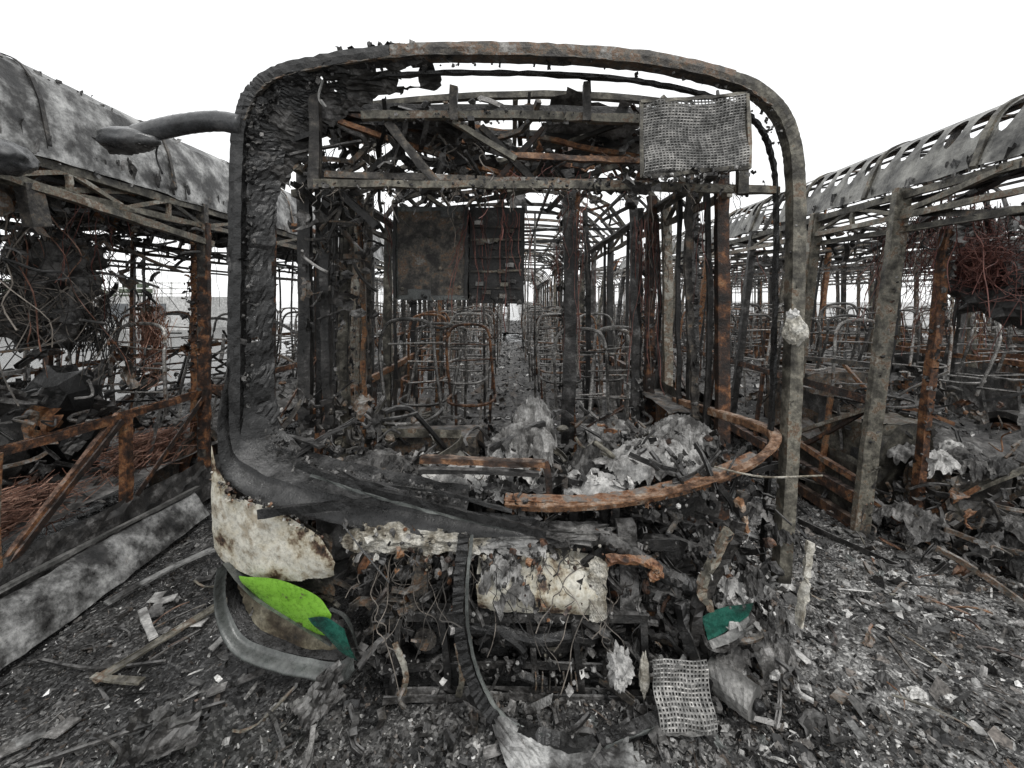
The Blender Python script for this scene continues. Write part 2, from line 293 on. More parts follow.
# ------------------------------------------------------------------ generic burnt coach body
def floorz(x,y,seed=0): return .42+.07*fbm(x*1.3+seed,y*1.3,0,4)+.05*abs(nz(x*4+seed,y*4))
def bus_body(b,y0,y1,posts=None,skin=.5,skinmat='roofskin',seed=0,side_mat='steel',detail=1.0,seats=True,waist0=None,rib=.62,skinstart=None,skinend=None,lowpanel=.5,openside=None,long_mat='steel',skinx=(-1.25,1.25),noup=(),wz=1.0,rib_mats=('steel','char','rust','steel'),hang=1.0,dark='char',cant='steel',floor0=None):
    random.seed(100+seed)
    ys=posts or list(np.arange(y0,y1+.01,1.15))
    for s in (-1,1):
        X=1.24*s
        for i,y in enumerate(ys):
            m=random.choice([side_mat,'steel','rust','palesteel','char'] if detail>.6 else [side_mat,'steel'])
            if waist0 and s==openside and y<waist0-.01: continue
            if s==1 and i in noup:
                beam(b,(X,y,.25),(X,y,wz),.055,.05,'rust',up=(0,1,0));continue
            beam(b,(X,y,.05),(X,y+U(-.02,.02),2.5),.07,.05,m,up=(0,1,0),step=.1,bend=.016,jit=.0035)
            if detail>.6:
                beam(b,(X-.07*s,y+.05,.9),(X-.06*s,y+.06,2.4),.03,.02,'char',up=(0,1,0),bend=.03)
                crust(b,[(X,y,.5),(X,y,1.5),(X,y,2.4)],26,.015,sp=.035)
        ws=waist0 if (waist0 and s==openside) else ys[0]
        for z,w,m in ((.3,.08,'rust'),(wz,.05,'rust'),(2.31,.04,cant),(2.465,.05,cant)):
            a=ws if z<2 else y0
            beam(b,(X,a,z),(X,y1,z),w*.8,w,m,bend=.03,step=.12,jit=.004)
        beam(b,(X-.1*s,y0,2.42),(X-.1*s,y1,2.40),.1,.02,dark,bend=.03,step=.2)
        for i in range(len(ys)-1):
            a,c=ys[i],ys[i+1]
            if a<ws-.01: continue
            if R()<.75:
                if R()<.5: beam(b,(X,a+.05,.36),(X,c-.05,.95),.03,.03,'rust')
                else: beam(b,(X,a+.05,.95),(X,c-.05,.36),.03,.03,'rust')
            if not noup: beam(b,(X,(a+c)/2,.33),(X,(a+c)/2,wz-.03),.03,.03,'rust',up=(0,1,0))
            if R()<lowpanel:
                sheet(b,lambda u,v:(X-.04*s+.02*math.sin(u*9+i),a+u*(c-a),.32+v*.66),16,9,random.choice(['char','steel','ashdark','rust']),hole=.5,hs=2.5,jit=.008,amp=.015)
            m2=(a+c)/2
            beam(b,(X,a+.03,2.33),(X,m2,2.45),.026,.026,cant);beam(b,(X,m2,2.45),(X,c-.03,2.33),.026,.026,cant)
            beam(b,(X,m2,2.33),(X,m2,2.45),.026,.026,cant,up=(0,1,0))
    y=y0
    while y<y1:
        xs=np.linspace(-1.24,1.24,15)
        dz=U(-.02,.02);dy=U(-.04,.04)
        pts=[(x,y+dy*math.sin(x*2),roofz(x)-.04+dz*math.cos(x)) for x in xs]
        sweep(b,[Vector(p) for p in pts],[(-.018,-.018),(.018,-.018),(.018,.018),(-.018,.018)],random.choice(rib_mats),jit=.003)
        if detail>.6 and R()<.5:
            beam(b,(-1.2,y,2.42),(1.2,y+U(-.3,.3),2.45+U(-.1,.1)),.035,.025,dark,bend=.05)
        y+=rib*U(.85,1.15)
    for xl in (-1.05,-.75,-.38,0.02,.4,.75,1.05):
        beam(b,(xl,y0,roofz(xl)-.07),(xl,y1,roofz(xl)-.07),.03,.028,long_mat,bend=.03,step=.3)
    sk=skinstart if skinstart is not None else y0
    se=skinend or y1
    nv=int((se-sk)/.1)
    def fr(u,v):
        x=skinx[0]+(skinx[1]-skinx[0])*u;y=sk+v*(se-sk)
        return (x,y,roofz(x)+.012-.03*max(0,fbm(x*2,y,seed,3)))
    if skin>0: sheet(b,fr,36,nv,skinmat,hole=1-skin,hs=1.6,jit=.002,edge=.2,amp=.01)
    if detail>.4:
        for s in (-1,1):
            for _ in range(int((y1-y0)*1.6*detail*hang)):
                yy=U(y0+.5,y1);scrap(b,(s*U(.6,1.15),yy,U(2.2,2.7)),U(.12,.4),random.choice([dark,'ashdark','steel']),n=8)
            for _ in range(int((y1-y0)*1.2*detail*hang)):
                yy=U(y0+.8,y1);wires(b,(s*U(.6,1.2),yy,2.5),(.08,.12),U(.4,1.2),8,random.choice(['wirered','wiregrey','wiregrey']),.0035,.12)
        for _ in range(int((y1-y0)*1.8*detail*hang)):
            yy=U(y0+.9,y1);x=U(-1.1,1.1);beam(b,(x,yy,U(2.5,2.8)),(x+U(-.8,.8),yy+U(-.8,.8),U(2.3,2.75)),.025,.025,random.choice(['steel',dark,'rust']),bend=.06)
    if seats:
        yy=y0+2.0
        while yy<y1-.5:
            for x in (-.95,-.5,.5,.95):
                if R()<.8: seat(b,x+U(-.07,.07),yy+U(-.12,.12),.45+U(0,.06))
            if R()<.8:
                x=random.choice([-.28,.28]);tube(b,[(x,yy,.4),(x+U(-.04,.04),yy,1.6),(x,yy+U(-.05,.05),2.75)],.014,random.choice(['tube','rust','tube']),n=6)
            yy+=.74
        for x in (-.33,.33): beam(b,(x,y0+2,2.05),(x+U(-.05,.05),y1,2.08),.022,.022,'tube',bend=.04,step=.4)
    f0=floor0 or y0+.5
    def ff(u,v):
        x=-1.2+2.4*u;y=f0+v*(y1-f0);z=floorz(x,y,seed)
        return (x,y,z*min(1,.05+(y-f0)*1.6) if floor0 else z)
    sheet(b,ff,int(24*max(.5,detail)),int((y1-y0)*10*max(.4,detail)),'ashdark',jit=.012)
    n=int(800*(y1-y0)*.4*detail)
    X=rng.uniform(-1.15,1.15,n);Y=rng.uniform(f0+(.7 if floor0 else 0),y1,n);Z=np.array([floorz(x,y,seed)+.02 for x,y in zip(X,Y)])
    shards(b,X,Y,Z,.022,'debris',.6)
    c0=(floor0 or y0)+.3
    for x in (-.45,.45): beam(b,(x,c0,.25),(x,y1,.25),.1,.16,'char',step=.5)
    for yy in (y0+2.4,y1-3): tube(b,[(-1.1,yy,.35),(1.1,yy,.35)],.07,'char',n=8,smooth=False)
    for yy in (y0+2.4,y1-3):
        for s in (-1,1): wheel(b,s*1.05,yy,.3)
def wheel(b,x,y,z):
    n=20
    for r0,w,m in ((.29,.2,'steel'),(.18,.24,'rust'),(.09,.28,'char')):
        V=[];F=[]
        for k in range(n):
            a=2*math.pi*k/n
            for (dx,rr) in ((-w/2,r0),(w/2,r0),(w/2,r0*.8),(-w/2,r0*.8)): V.append((x+dx,y+rr*math.cos(a),z+rr*math.sin(a)))
        for k in range(n):
            for j in range(4): F.append((k*4+j,k*4+(j+1)%4,((k+1)%n)*4+(j+1)%4,((k+1)%n)*4+j))
        b.add(V,F,m)
    V=[(x,y+.24*math.cos(2*math.pi*k/n),z+.24*math.sin(2*math.pi*k/n)) for k in range(n)];b.add(V,[tuple(range(n))],'char')
def empty(name,loc=(0,0,0)):
    e=bpy.data.objects.new(name,None);e.empty_display_size=.3;e.location=loc;bpy.context.scene.collection.objects.link(e);return e
# ================================================================== MAIN BUS
main=empty('burnt_bus')
YF=1.955
def bow(x): return YF-.04+.085*(x/1.25)**2
def f(x,z,dy=0.0): return (x,bow(x)+dy,z)
b=MB()
bus_body(b,2.45,12.6,posts=[2.55,2.95,3.45,4.3,5.4,6.5,7.6,8.8,10,11.2,12.5],skin=.36,skinmat='char',seed=1,side_mat='palesteel',detail=1,skinstart=3.0,skinend=5.4,lowpanel=.5,long_mat='palesteel',rib=.5,rib_mats=('steel','palesteel','tube'),hang=.6,cant='palesteel')
for k in range(26):
    y=4.6+.3*k
    beam(b,(.75,y,2.86),(1.2,y,2.45),.02,.02,'tube',step=.3);beam(b,(-.75,y,2.86),(-1.2,y,2.45),.02,.02,'tube',step=.3)
b.build('body_frame',main)
random.seed(11)
b=MB()
outer=[(-1.275,.88),(-1.272,1.3),(-1.268,1.8),(-1.262,2.3),(-1.235,2.54),(-1.165,2.67),(-1.0,2.745),(-.5,2.80),(.03,2.80),(.6,2.772),(1.02,2.70),(1.2,2.61),(1.29,2.47),(1.325,2.23),(1.32,1.7),(1.30,1.1),(1.25,.40)]
pts=[f(x,z) for x,z in outer]
cp=cat(pts,14)
K=14
def rg(a,c): return [(-a,-c),(-a*.3,-c*1.08),(a,-c),(a*1.05,0),(a,c),(-a*.3,c*1.08),(-a,c),(-a*1.1,0)]
sweep(b,cp[:5*K],rg(.04,.03),'soot',(0,1,0),.003)
sweep(b,cp[5*K-1:7*K],rg(.04,.027),'char',(0,1,0),.003)
sweep(b,cp[7*K-1:10*K],rg(.038,.027),'steel',(0,1,0),.003)
sweep(b,cp[10*K-1:],rg(.03,.03),'palesteel',(0,1,0),.0015)
inn=[(x*.955,(z-1.7)*.955+1.7-.01) for x,z in outer[3:]]
band(b,[f(x,z,.06) for x,z in inn],.014,.03,'soot',(0,1,0),.003,12)
band(b,[f(x*.985,(z-1.7)*.985+1.7-.01,-.03) for x,z in outer[4:12]],.008,.02,'steel',(0,1,0),.003,12)
strip(b,[(-1.29,.9),(-1.29,1.5),(-1.285,2.1),(-1.26,2.5),(-1.12,2.69),(-.8,2.76)],[(-1.12,1.05),(-1.15,1.5),(-1.14,2.1),(-1.09,2.42),(-.97,2.57),(-.75,2.68)],lambda x,z,v:bow(x)-.045+.14*v,'soot',140,16,hole=.36,hs=9,edge=.22,jit=.003,amp=.018)
strip(b,[(-1.28,2.3),(-1.23,2.57),(-1.07,2.70),(-.7,2.77),(-.3,2.80)],[(-1.08,2.2),(-1.02,2.4),(-.9,2.53),(-.65,2.66),(-.3,2.72)],lambda x,z,v:bow(x)-.02+.16*v,'char',60,14,hole=.45,hs=9,jit=.006,amp=.03)
crust(b,[f(-1.24,1.0),f(-1.24,1.8),f(-1.22,2.4),f(-1.08,2.66)],230,.014,('soot','char','ashdark'))
crust(b,[f(-1.1,2.68),f(-.5,2.76),f(.3,2.77),f(1.02,2.68),f(1.27,2.4)],180,.010)
crust(b,[f(1.32,2.2),f(1.31,1.5),f(1.26,.5)],60,.008,('palesteel','ashdark'))
crust(b,[f(-.8,2.80),f(-.6,2.825),f(-.4,2.81)],80,.015)
blob(b,f(1.30,1.56,-.03),(.045,.04,.07),'foam',4,.35,3);blob(b,f(1.30,1.63,-.02),(.025,.03,.03),'ash',3,.5,5)
b.build('windscreen_surround',main)
b=MB()
strip(b,[(-1.28,1.5),(-1.27,1.1),(-1.19,.96),(-.97,.88),(-.6,.82),(-.2,.78),(.12,.75)],[(-1.315,1.2),(-1.305,.98),(-1.22,.86),(-1.0,.79),(-.62,.71),(-.2,.69),(.12,.7)],lambda x,z,v:bow(x)-.06+.03*math.cos(v*3),'soot',140,14,jit=.0004,amp=.006)
strip(b,[(-1.17,1.5),(-1.14,1.15),(-1.06,1.02),(-.87,.95),(-.5,.88),(-.2,.83)],[(-1.28,1.5),(-1.27,1.1),(-1.19,.96),(-.97,.88),(-.6,.82),(-.2,.78)],lambda x,z,v:bow(x)+.1-.16*v,'soot',100,12,jit=.0006,amp=.012)
b.build('windscreen_sill',main,True)
# header structure
b=MB()
crust(b,[f(-1.15,1.1,.03),f(-.9,.93,.0),f(-.3,.82,0)],110,.011)
def fb(x0,z0,x1,z1,d=.1,w=.04,h=.04,m='steel',**k): beam(b,f(x0,z0,d),f(x1,z1,d),w,h,m,up=(0,1,0) if abs(x1-x0)<abs(z1-z0) else (0,0,1),jit=.003,step=.07,**k)
fb(-.93,2.72,-.93,2.22,.06,.05,.035,'steel');fb(-.9,2.305,1.24,2.245,.12,.035,.03,'steel',bend=.02)
fb(-.93,2.245,1.28,2.225,.06,.035,.035,'palesteel',bend=.02);fb(-.72,2.58,.62,2.56,.12,.035,.038,'palesteel',bend=.015)
fb(.0,2.39,.62,2.37,.14,.03,.025,'rustlight');fb(1.09,2.68,1.09,2.2,.06,.045,.035,'palesteel');fb(-.27,2.7,-.27,2.54,.1,.035,.035)
fb(.35,2.72,.35,2.54,.1,.035,.035);fb(-.28,2.55,.02,2.37,.13,.035,.025,'palesteel');fb(-.6,2.56,-.35,2.25,.15);fb(-.15,2.55,.15,2.24,.2,.03,.035,'steel')
fb(.15,2.55,-.12,2.24,.22,.025,.025,'rust')
fb(-.85,2.67,1.0,2.65,.22,.03,.04,'char');fb(-1.1,2.46,-.9,2.51,.1,.04,.025,'char')
fb(-1.15,2.5,-.7,2.08,.3,.05,.035,'char');fb(-1.0,2.2,-.6,2.5,.35,.03,.03,'char')
for i in range(18): beam(b,(U(-1.1,1.1),U(2.1,2.6),U(2.5,2.8)),(U(-1.1,1.1),U(2.2,3.2),U(2.3,2.75)),.026,.026,random.choice(['steel','char','rust','palesteel']),bend=.05)
clutter(b,(-1.1,2.05,2.3),(-.1,2.7,2.74),130,.1,('char','char','steel','ashdark'))
clutter(b,(-.1,2.1,2.3),(1.1,2.7,2.74),80,.09,('char','char','steel','rust'))
clutter(b,(-1.15,2.1,1.5),(-.85,2.8,2.4),60,.09,('char','steel','ashdark'))
clutter(b,(-1.1,2.7,2.35),(1.1,3.8,2.75),80,.14,('char','char','steel','rust'))
wires(b,(-.6,2.2,2.5),(.4,.1),.5,26,'wiregrey',.003,.2);wires(b,(.2,2.2,2.35),(.3,.1),.3,16,'wirered',.0025,.12)
wires(b,(0,2.02,2.24),(1.1,.02),.14,50,'wiregrey',.002,.05);crust(b,[f(-.9,2.24,.06),f(.2,2.235,.06),f(1.2,2.23,.06)],110,.011);crust(b,[f(-.72,2.57,.1),f(.6,2.55,.1)],70,.011)
tube(b,[f(-.86,2.7,.0),f(-.88,2.62,0),f(-.84,2.57,-.01),f(-.86,2.6,-.02)],.006,'alu')
sheet(b,lambda u,v:(-1.15+1.1*u,2.05+.7*v,2.64+.08*math.sin(u*5)-.02*v),24,16,'char',hole=.5,hs=3,jit=.008,amp=.04)
sheet(b,lambda u,v:(.1+1.0*u,2.15+.6*v,2.70-.1*v+.04*math.sin(u*8)),22,14,'ashdark',hole=.58,hs=3,jit=.008,amp=.03)
b.build('header_frame',main)
b=MB()
def grille(b,o,ux,uz,nx,nz_,mat,wav=.01,hw=.5,hh=.5):
    ux=Vector(ux);uz=Vector(uz);n=ux.cross(uz).normalized();V=[];F=[];ph=U(0,9)
    def P(a,c): return Vector(o)+ux*(a+.015*math.sin(c*9))+uz*(c+.02*math.sin(a*7))+n*(wav*math.sin(a*8)+wav*1.2*math.sin(c*6+1)+wav*2*nz(a*4+ph,c*4))
    for i in range(nx):
        for j in range(nz_):
            base=len(V)
            for (a,c) in ((0,0),(1,0),(1,1),(0,1)): V.append(P((i+a)/nx,(j+c)/nz_))
            h=hw*U(.92,1.04);g=hh*U(.85,1.1)
            for (a,c) in ((.5-h/2,.5-g/2),(.5+h/2,.5-g/2),(.5+h/2,.5+g/2),(.5-h/2,.5+g/2)): V.append(P((i+a)/nx,(j+c)/nz_)+n*.002)
            for k in range(4):
                k2=(k+1)%4;F.append((base+k,base+k2,base+4+k2,base+4+k))
    b.add(V,F,mat)
grille(b,(.57,1.87,2.245),(.455,.0,.035),(0.0,.02,.32),30,26,'alu',.005,.66,.45)
sheet(b,lambda u,v:(.575+.45*u,1.92,2.255+.3*v+.03*u),14,12,'char',jit=.004)
band(b,[(.565,1.865,2.235),(.7,1.862,2.242),(.8,1.862,2.258),(1.03,1.868,2.275)],.012,.018,'palesteel');band(b,[(.565,1.888,2.57),(.8,1.886,2.585),(1.03,1.89,2.607)],.012,.015,'palesteel')
beam(b,(1.032,1.87,2.27),(1.032,1.89,2.605),.015,.015,'palesteel',up=(0,1,0));beam(b,(.565,1.87,2.23),(.567,1.89,2.57),.015,.012,'palesteel',up=(0,1,0))
scrap(b,(.56,1.92,2.21),.18,'ashdark',n=8,rot=(.3,.4,.2));crust(b,[(.56,1.86,2.23),(.8,1.86,2.24),(1.03,1.86,2.27)],40,.012,('ash','char'))
b.build('vent_grille',main)
b=MB()
def hbox(b,x0,x1,y0,y1,z0,z1,mat,amp=.006):
    for fn in (lambda u,v:(x0+(x1-x0)*u,y0,z0+(z1-z0)*v),lambda u,v:(x0+(x1-x0)*u,y1,z0+(z1-z0)*v),
               lambda u,v:(x0,y0+(y1-y0)*u,z0+(z1-z0)*v),lambda u,v:(x1,y0+(y1-y0)*u,z0+(z1-z0)*v),
               lambda u,v:(x0+(x1-x0)*u,y0+(y1-y0)*v,z0),lambda u,v:(x0+(x1-x0)*u,y0+(y1-y0)*v,z1)):
        sheet(b,fn,8,8,mat,jit=.0015 if amp else 0,amp=amp)
hbox(b,-.74,-.28,2.72,2.86,1.70,2.29,'bumper')
sheet(b,lambda u,v:(-.72+.42*u,2.712,1.73+.53*v),14,14,'steel',hole=.35,hs=5,jit=.001,amp=.004)
band(b,[(-.735,2.705,1.71),(-.74,2.70,2.0),(-.735,2.705,2.285)],.02,.015,'char',jit=.002);band(b,[(-.29,2.705,1.71),(-.285,2.70,2.0),(-.29,2.705,2.285)],.02,.015,'char',jit=.002)
hbox(b,-.27,.08,2.74,2.9,1.68,2.29,'char')
for (x,z) in ((-.69,2.22),(-.33,2.22),(-.69,1.77),(-.33,1.78),(-.52,2.1),(-.45,1.9)): blob(b,(x,2.705,z),(.014,.008,.014),'palesteel',1,.1)
for z in (1.78,1.88,1.97,2.08,2.17): beam(b,(-.26,2.725,z),(.06,2.725,z+U(-.01,.01)),.012,.012,random.choice(['steel','palesteel','steel']))
for i in range(16): hb=(U(-.24,0),U(1.72,2.2));beam(b,(hb[0],2.715,hb[1]),(hb[0]+.05,2.715,hb[1]),.02,.025,random.choice(['char','palesteel','steel','alu']))
wires(b,(-.1,2.68,2.25),(.2,.04),.65,22,'wirered',.003,.08);wires(b,(-.5,2.7,1.72),(.3,.04),.15,18,'wiregrey',.003,.06)
crust(b,[(-.74,2.72,1.70),(-.3,2.72,1.69),(.08,2.72,1.68)],40,.016)
b.build('hanging_cabinet',main)
b=MB()
for (x,y,w,m,z0,z1) in ((.37,3.0,.085,'char',.5,2.6),(.44,3.05,.035,'rust',.6,2.5),(1.08,3.35,.07,'rust',.4,2.5),(.92,3.2,.05,'char',.4,2.5),(1.0,3.3,.035,'steel',.4,2.4),(-1.05,2.55,.05,'char',.6,2.5),(-1.1,2.9,.08,'palesteel',.5,2.4),(-.98,2.8,.03,'rust',.5,2.4),(.72,4.2,.045,'char',.4,2.6),(-.8,4.6,.04,'rust',.4,2.6),(1.14,2.65,.04,'steel',.9,2.5),(-1.06,3.2,.05,'steel',.4,2.5)):
    beam(b,(x,y,z0),(x+U(-.05,.05),y+U(-.03,.03),z1),w,w*.8,m,up=(0,1,0),bend=.04,jit=.006,step=.06)
    crust(b,[(x,y,z0),(x,y,(z0+z1)/2),(x,y,z1)],80,.018,sp=w*.6)
    wires(b,(x,y-.05,z1-.2),(.04,.03),1.1,5,random.choice(['wirered','wiregrey','wiregrey']),.003,.06)
wires(b,(.42,2.95,2.3),(.1,.05),1.1,12,'wirered',.003,.1)
wires(b,(1.0,3.2,2.3),(.1,.05),1.3,16,'wirered',.003,.1)
for x,y in ((.68,3.9),(.95,4.0),(-.6,4.4),(-.85,4.4)):
    tube(b,[(x-.12,y,.5),(x-.13,y,1.3),(x-.08,y,1.42),(x+.08,y,1.42),(x+.13,y,1.3),(x+.12,y,.5)],.015,'tube')
    for z in (.8,1.0,1.2): tube(b,[(x-.12,y,z),(x+.12,y,z)],.009,'tube',smooth=False)
for x in (.55,.8): seat(b,x,3.35,.42)
for x in (-.75,-.35): seat(b,x,3.9,.42)
b.build('interior_posts',main)
# cockpit remains
b=MB()
def heap(x,y):
    t=max(0,min(1,(3.3-y)/1.1));t=t*t*(3-2*t)
    return .44+.36*t+.06*fbm(x*2.3,y*2.3,3,4)+.05*abs(nz(x*7,y*7))+ .09*math.exp(-((x-.1)**2+(y-2.55)**2)/.04)+.08*math.exp(-((x-.85)**2)/.06-((y-2.3)**2)/.05)
sheet(b,lambda u,v:(-1.15+2.3*u,2.02+1.6*v,heap(-1.15+2.3*u,2.02+1.6*v)),100,70,'ashdark',jit=.007,amp=.01)
n=5500;X=rng.uniform(-1.1,1.1,n);Y=rng.uniform(2.02,3.5,n);Z=np.array([heap(x,y)+.012 for x,y in zip(X,Y)]);shards(b,X,Y,Z,.011,'debris',.8)
n=700;X=rng.uniform(-1.1,1.1,n);Y=rng.uniform(2.02,3.5,n);Z=np.array([heap(x,y)+.02 for x,y in zip(X,Y)]);shards(b,X,Y,Z,.022,'debris',.8)
crumple(b,(.06,2.35,.84),.2,.22,.17,'ash',44);crumple(b,(.12,2.6,.88),.14,.2,.22,'ash',34);crumple(b,(-.02,2.2,.8),.14,.12,.12,'ash',34)
crumple(b,(.72,2.2,.82),.28,.2,.15,'ash',50);crumple(b,(.95,2.4,.88),.2,.2,.15,'ash',40);crumple(b,(.5,2.3,.8),.2,.2,.12,'ashdark',36);crumple(b,(.62,2.55,.85),.2,.2,.12,'ash',36)
crumple(b,(-.7,2.2,.8),.25,.2,.1,'ashdark',36);crumple(b,(-.25,2.15,.76),.25,.15,.1,'ash',36);crumple(b,(.4,2.1,.76),.2,.12,.1,'ash',30)
for i in range(26): crumple(b,(U(-1,1),U(2.1,3.2),.7+U(0,.1)),U(.05,.13),U(.05,.13),U(.05,.1),random.choice(['ash','ashdark','ashdark']),14)
clutter(b,(-1.1,2.05,.75),(1.1,2.9,.98),160,.09,('char','steel','ashdark','char','char','palesteel','rust'))
clutter(b,(.4,2.1,.9),(1.1,2.5,1.0),40,.06,('char','steel','ashdark','char','rust'))
clutter(b,(-1.15,2.05,.8),(-.7,2.6,1.2),60,.09,('char','char','steel'))
beam(b,(-.75,2.75,.8),(-.2,2.7,.82),.25,.12,'steel',prof='box');beam(b,(-.8,2.6,.9),(-.3,2.58,.9),.04,.05,'palesteel')
tube(b,[(-.4,2.6,.8),(-.55,2.45,1.05),(-.62,2.4,1.1),(-.7,2.38,1.08)],.016,'char')
tube(b,[(-.72,2.4,1.02),(-.68,2.3,1.06),(-.58,2.28,1.08),(-.52,2.36,1.08)],.01,'char')
seat(b,-.7,3.1,.5,'tube')
sheet(b,lambda u,v:(1.2,2.6+1.2*u,.55+.5*v),20,10,'palesteel',hole=.3,hs=3,jit=.006,amp=.01)
sheet(b,lambda u,v:(1.0+.22*v,2.7+1.1*u,.98),20,4,'steel',hole=.3,hs=3,jit=.006,amp=.01)
sheet(b,lambda u,v:(1.17,2.9+.6*u,.6+.28*v),12,8,'rust',hole=.2,hs=3,jit=.004,amp=.01)
b.build('cockpit_remains',main)
# dash bow rail & wipers
b=MB()
rail=cat([(-.03,1.86,.81),(.2,1.84,.81),(.5,1.85,.83),(.8,1.88,.88),(1.05,1.915,.955),(1.19,1.97,1.02),(1.245,2.07,1.06),(1.22,2.25,1.06),(1.19,2.6,1.03),(1.17,3.1,.98)],14)
sweep(b,rail,[(-.022,-.012),(-.018,-.017),(.016,-.017),(.022,-.01),(.02,.03),(.014,.03),(.012,-.004),(-.02,-.004)],'rustlight',(0,0,1),.0012)
band(b,[(-.03,1.89,.836),(.3,1.87,.836),(.6,1.89,.862),(.9,1.93,.922),(1.12,1.98,.99)],.07,.004,'rust',jit=.003,k=10)
crust(b,[(0,1.86,.79),(.6,1.86,.81),(1.1,1.92,.95)],90,.009,('char','rust','ashdark'))
beam(b,(-.42,1.97,.975),(.15,1.96,.955),.05,.026,'rustlight',jit=.003,step=.05);beam(b,(-.42,1.93,.935),(.12,1.93,.92),.035,.02,'char');beam(b,(.15,1.95,.97),(.17,1.95,.82),.03,.022,'rust',up=(0,1,0))
band(b,[(-.92,1.84,1.0),(-.7,1.81,.93),(-.4,1.79,.86),(-.1,1.78,.79),(.14,1.78,.73)],.018,.03,'soot')
band(b,[(-.85,1.82,.96),(-.6,1.795,.89),(-.3,1.785,.815),(0,1.785,.745)],.01,.012,'bumper')
band(b,[(-1.08,1.83,.79),(-.85,1.82,.82),(-.6,1.81,.85),(-.5,1.81,.87)],.018,.034,'soot')
band(b,[(-.75,1.8,1.0),(-.6,1.79,.94),(-.3,1.79,.9),(.0,1.79,.82)],.012,.012,'soot')
tube(b,[(-.7,1.78,.77),(-.6,1.76,.66),(-.5,1.75,.55)],.004,'soot',n=4)
tube(b,[(.86,1.83,.99),(1.05,1.8,.96),(1.3,1.8,.965)],.004,'foam',n=5)
crust(b,[(-.9,1.87,.95),(-.3,1.87,.86),(.2,1.85,.8)],110,.012)
b.build('dash_rail_and_wipers',main)
# painted panels (smooth)
wy=lambda x,z,v:bow(x)-.10+.04*v*v+(.03*max(0,(-x-1.12)/.18)**1.5)
b=MB()
strip(b,[(-1.375,1.04),(-1.33,.93),(-1.22,.84),(-1.02,.775),(-.86,.70),(-.79,.63),(-.755,.57)],[(-1.40,.53),(-1.33,.485),(-1.18,.46),(-1.04,.455),(-.92,.455),(-.84,.465),(-.78,.49)],wy,'white',110,50,hole=.31,hs=5,jit=.0003,edge=.12,amp=.007)
strip(b,[(-1.2,.49),(-1.04,.495),(-.93,.475),(-.83,.43),(-.77,.36)],[(-1.19,.42),(-1.08,.34),(-.98,.285),(-.88,.245),(-.80,.235)],lambda x,z,v:wy(x,z,v)-.014,'green',60,26,hole=.05,hs=6,jit=.0003,edge=.04,amp=.003)
strip(b,[(-.87,.345),(-.79,.355),(-.71,.31)],[(-.81,.25),(-.745,.18),(-.665,.14)],lambda x,z,v:wy(x,z,v)-.024,'teal',18,14,jit=.0003,amp=.002)
strip(b,[(-.80,.37),(-.73,.35),(-.68,.29)],[(-.79,.355),(-.71,.31),(-.66,.15)],lambda x,z,v:wy(x,z,v)-.005,'bumper',16,5,jit=.0005)
strip(b,[(-1.33,.50),(-1.345,.34),(-1.30,.20),(-1.16,.115),(-.92,.07),(-.73,.06),(-.655,.13)],[(-1.305,.50),(-1.315,.36),(-1.27,.245),(-1.14,.17),(-.92,.13),(-.755,.125),(-.69,.18)],lambda x,z,v:wy(x,z,0)-.005-.035*math.sin(min(1,v*1.3)*3.0)+.04*v,'bumper',90,14,jit=.0003,amp=.006)
strip(b,[(-1.305,.50),(-1.315,.36),(-1.27,.245),(-1.14,.17),(-.92,.13),(-.755,.125),(-.69,.18)],[(-1.28,.48),(-1.28,.36),(-1.22,.26),(-1.11,.2),(-.92,.165),(-.8,.17),(-.72,.2)],lambda x,z,v:wy(x,z,0)+.035+.1*v,'soot',60,6,jit=.001)
strip(b,[(-1.31,.51),(-1.17,.41),(-.96,.30),(-.78,.21)],[(-1.27,.47),(-1.14,.37),(-.95,.27),(-.79,.19)],lambda x,z,v:wy(x,z,v)+.0+.1*v,'bumper',40,6,jit=.0005,amp=.003)
strip(b,[(-1.28,.46),(-1.14,.37),(-.95,.27),(-.79,.19)],[(-1.28,.25),(-1.14,.18),(-.93,.13),(-.76,.12)],lambda x,z,v:wy(x,z,v)+.09-.05*v,'headlamp',50,18,hole=.22,hs=5,jit=.001,amp=.014)
strip(b,[(-.15,.53),(0,.55),(.2,.555),(.37,.53)],[(-.15,.39),(0,.365),(.2,.36),(.38,.365)],lambda x,z,v:1.84-.03*math.sin(v*3)+.008*math.sin(x*17),'white',60,26,hole=.28,hs=8,jit=.0006,amp=.012)
strip(b,[(-.15,.57),(0,.59),(.2,.59),(.37,.56)],[(-.15,.53),(0,.55),(.2,.555),(.37,.53)],lambda x,z,v:1.93-.09*v,'white',40,6,hole=.2,hs=9,jit=.0006,amp=.008)
b.build('painted_panels',main,True)
b=MB()
strip(b,[(-1.34,.98),(-1.28,.86),(-1.16,.78),(-.98,.73),(-.80,.64)],[(-1.35,.5),(-1.28,.43),(-1.15,.40),(-.98,.38),(-.8,.36)],lambda x,z,v:wy(x,z,v)+.06,'steel',40,20,hole=.2,hs=4,jit=.003,amp=.01)
crust(b,[(-1.33,1.9,.93),(-1.2,1.88,.84),(-.98,1.86,.77),(-.8,1.86,.65)],80,.011,('char','foam','rust'),.02)
clutter(b,(-1.2,1.97,.15),(-.75,2.12,.45),40,.08,('char','steel','ashdark','foam'))
def puff(c,s,m='foam',rg=.28): blob(b,c,s,m,4,rg,5)
puff((-.54,1.85,.675),(.14,.045,.06),'foam',.35);puff((-.3,1.85,.665),(.2,.045,.05),'foam',.45);puff((-.02,1.88,.66),(.16,.05,.045),'ash',.5);puff((.25,1.9,.67),(.2,.06,.04),'ashdark',.5)
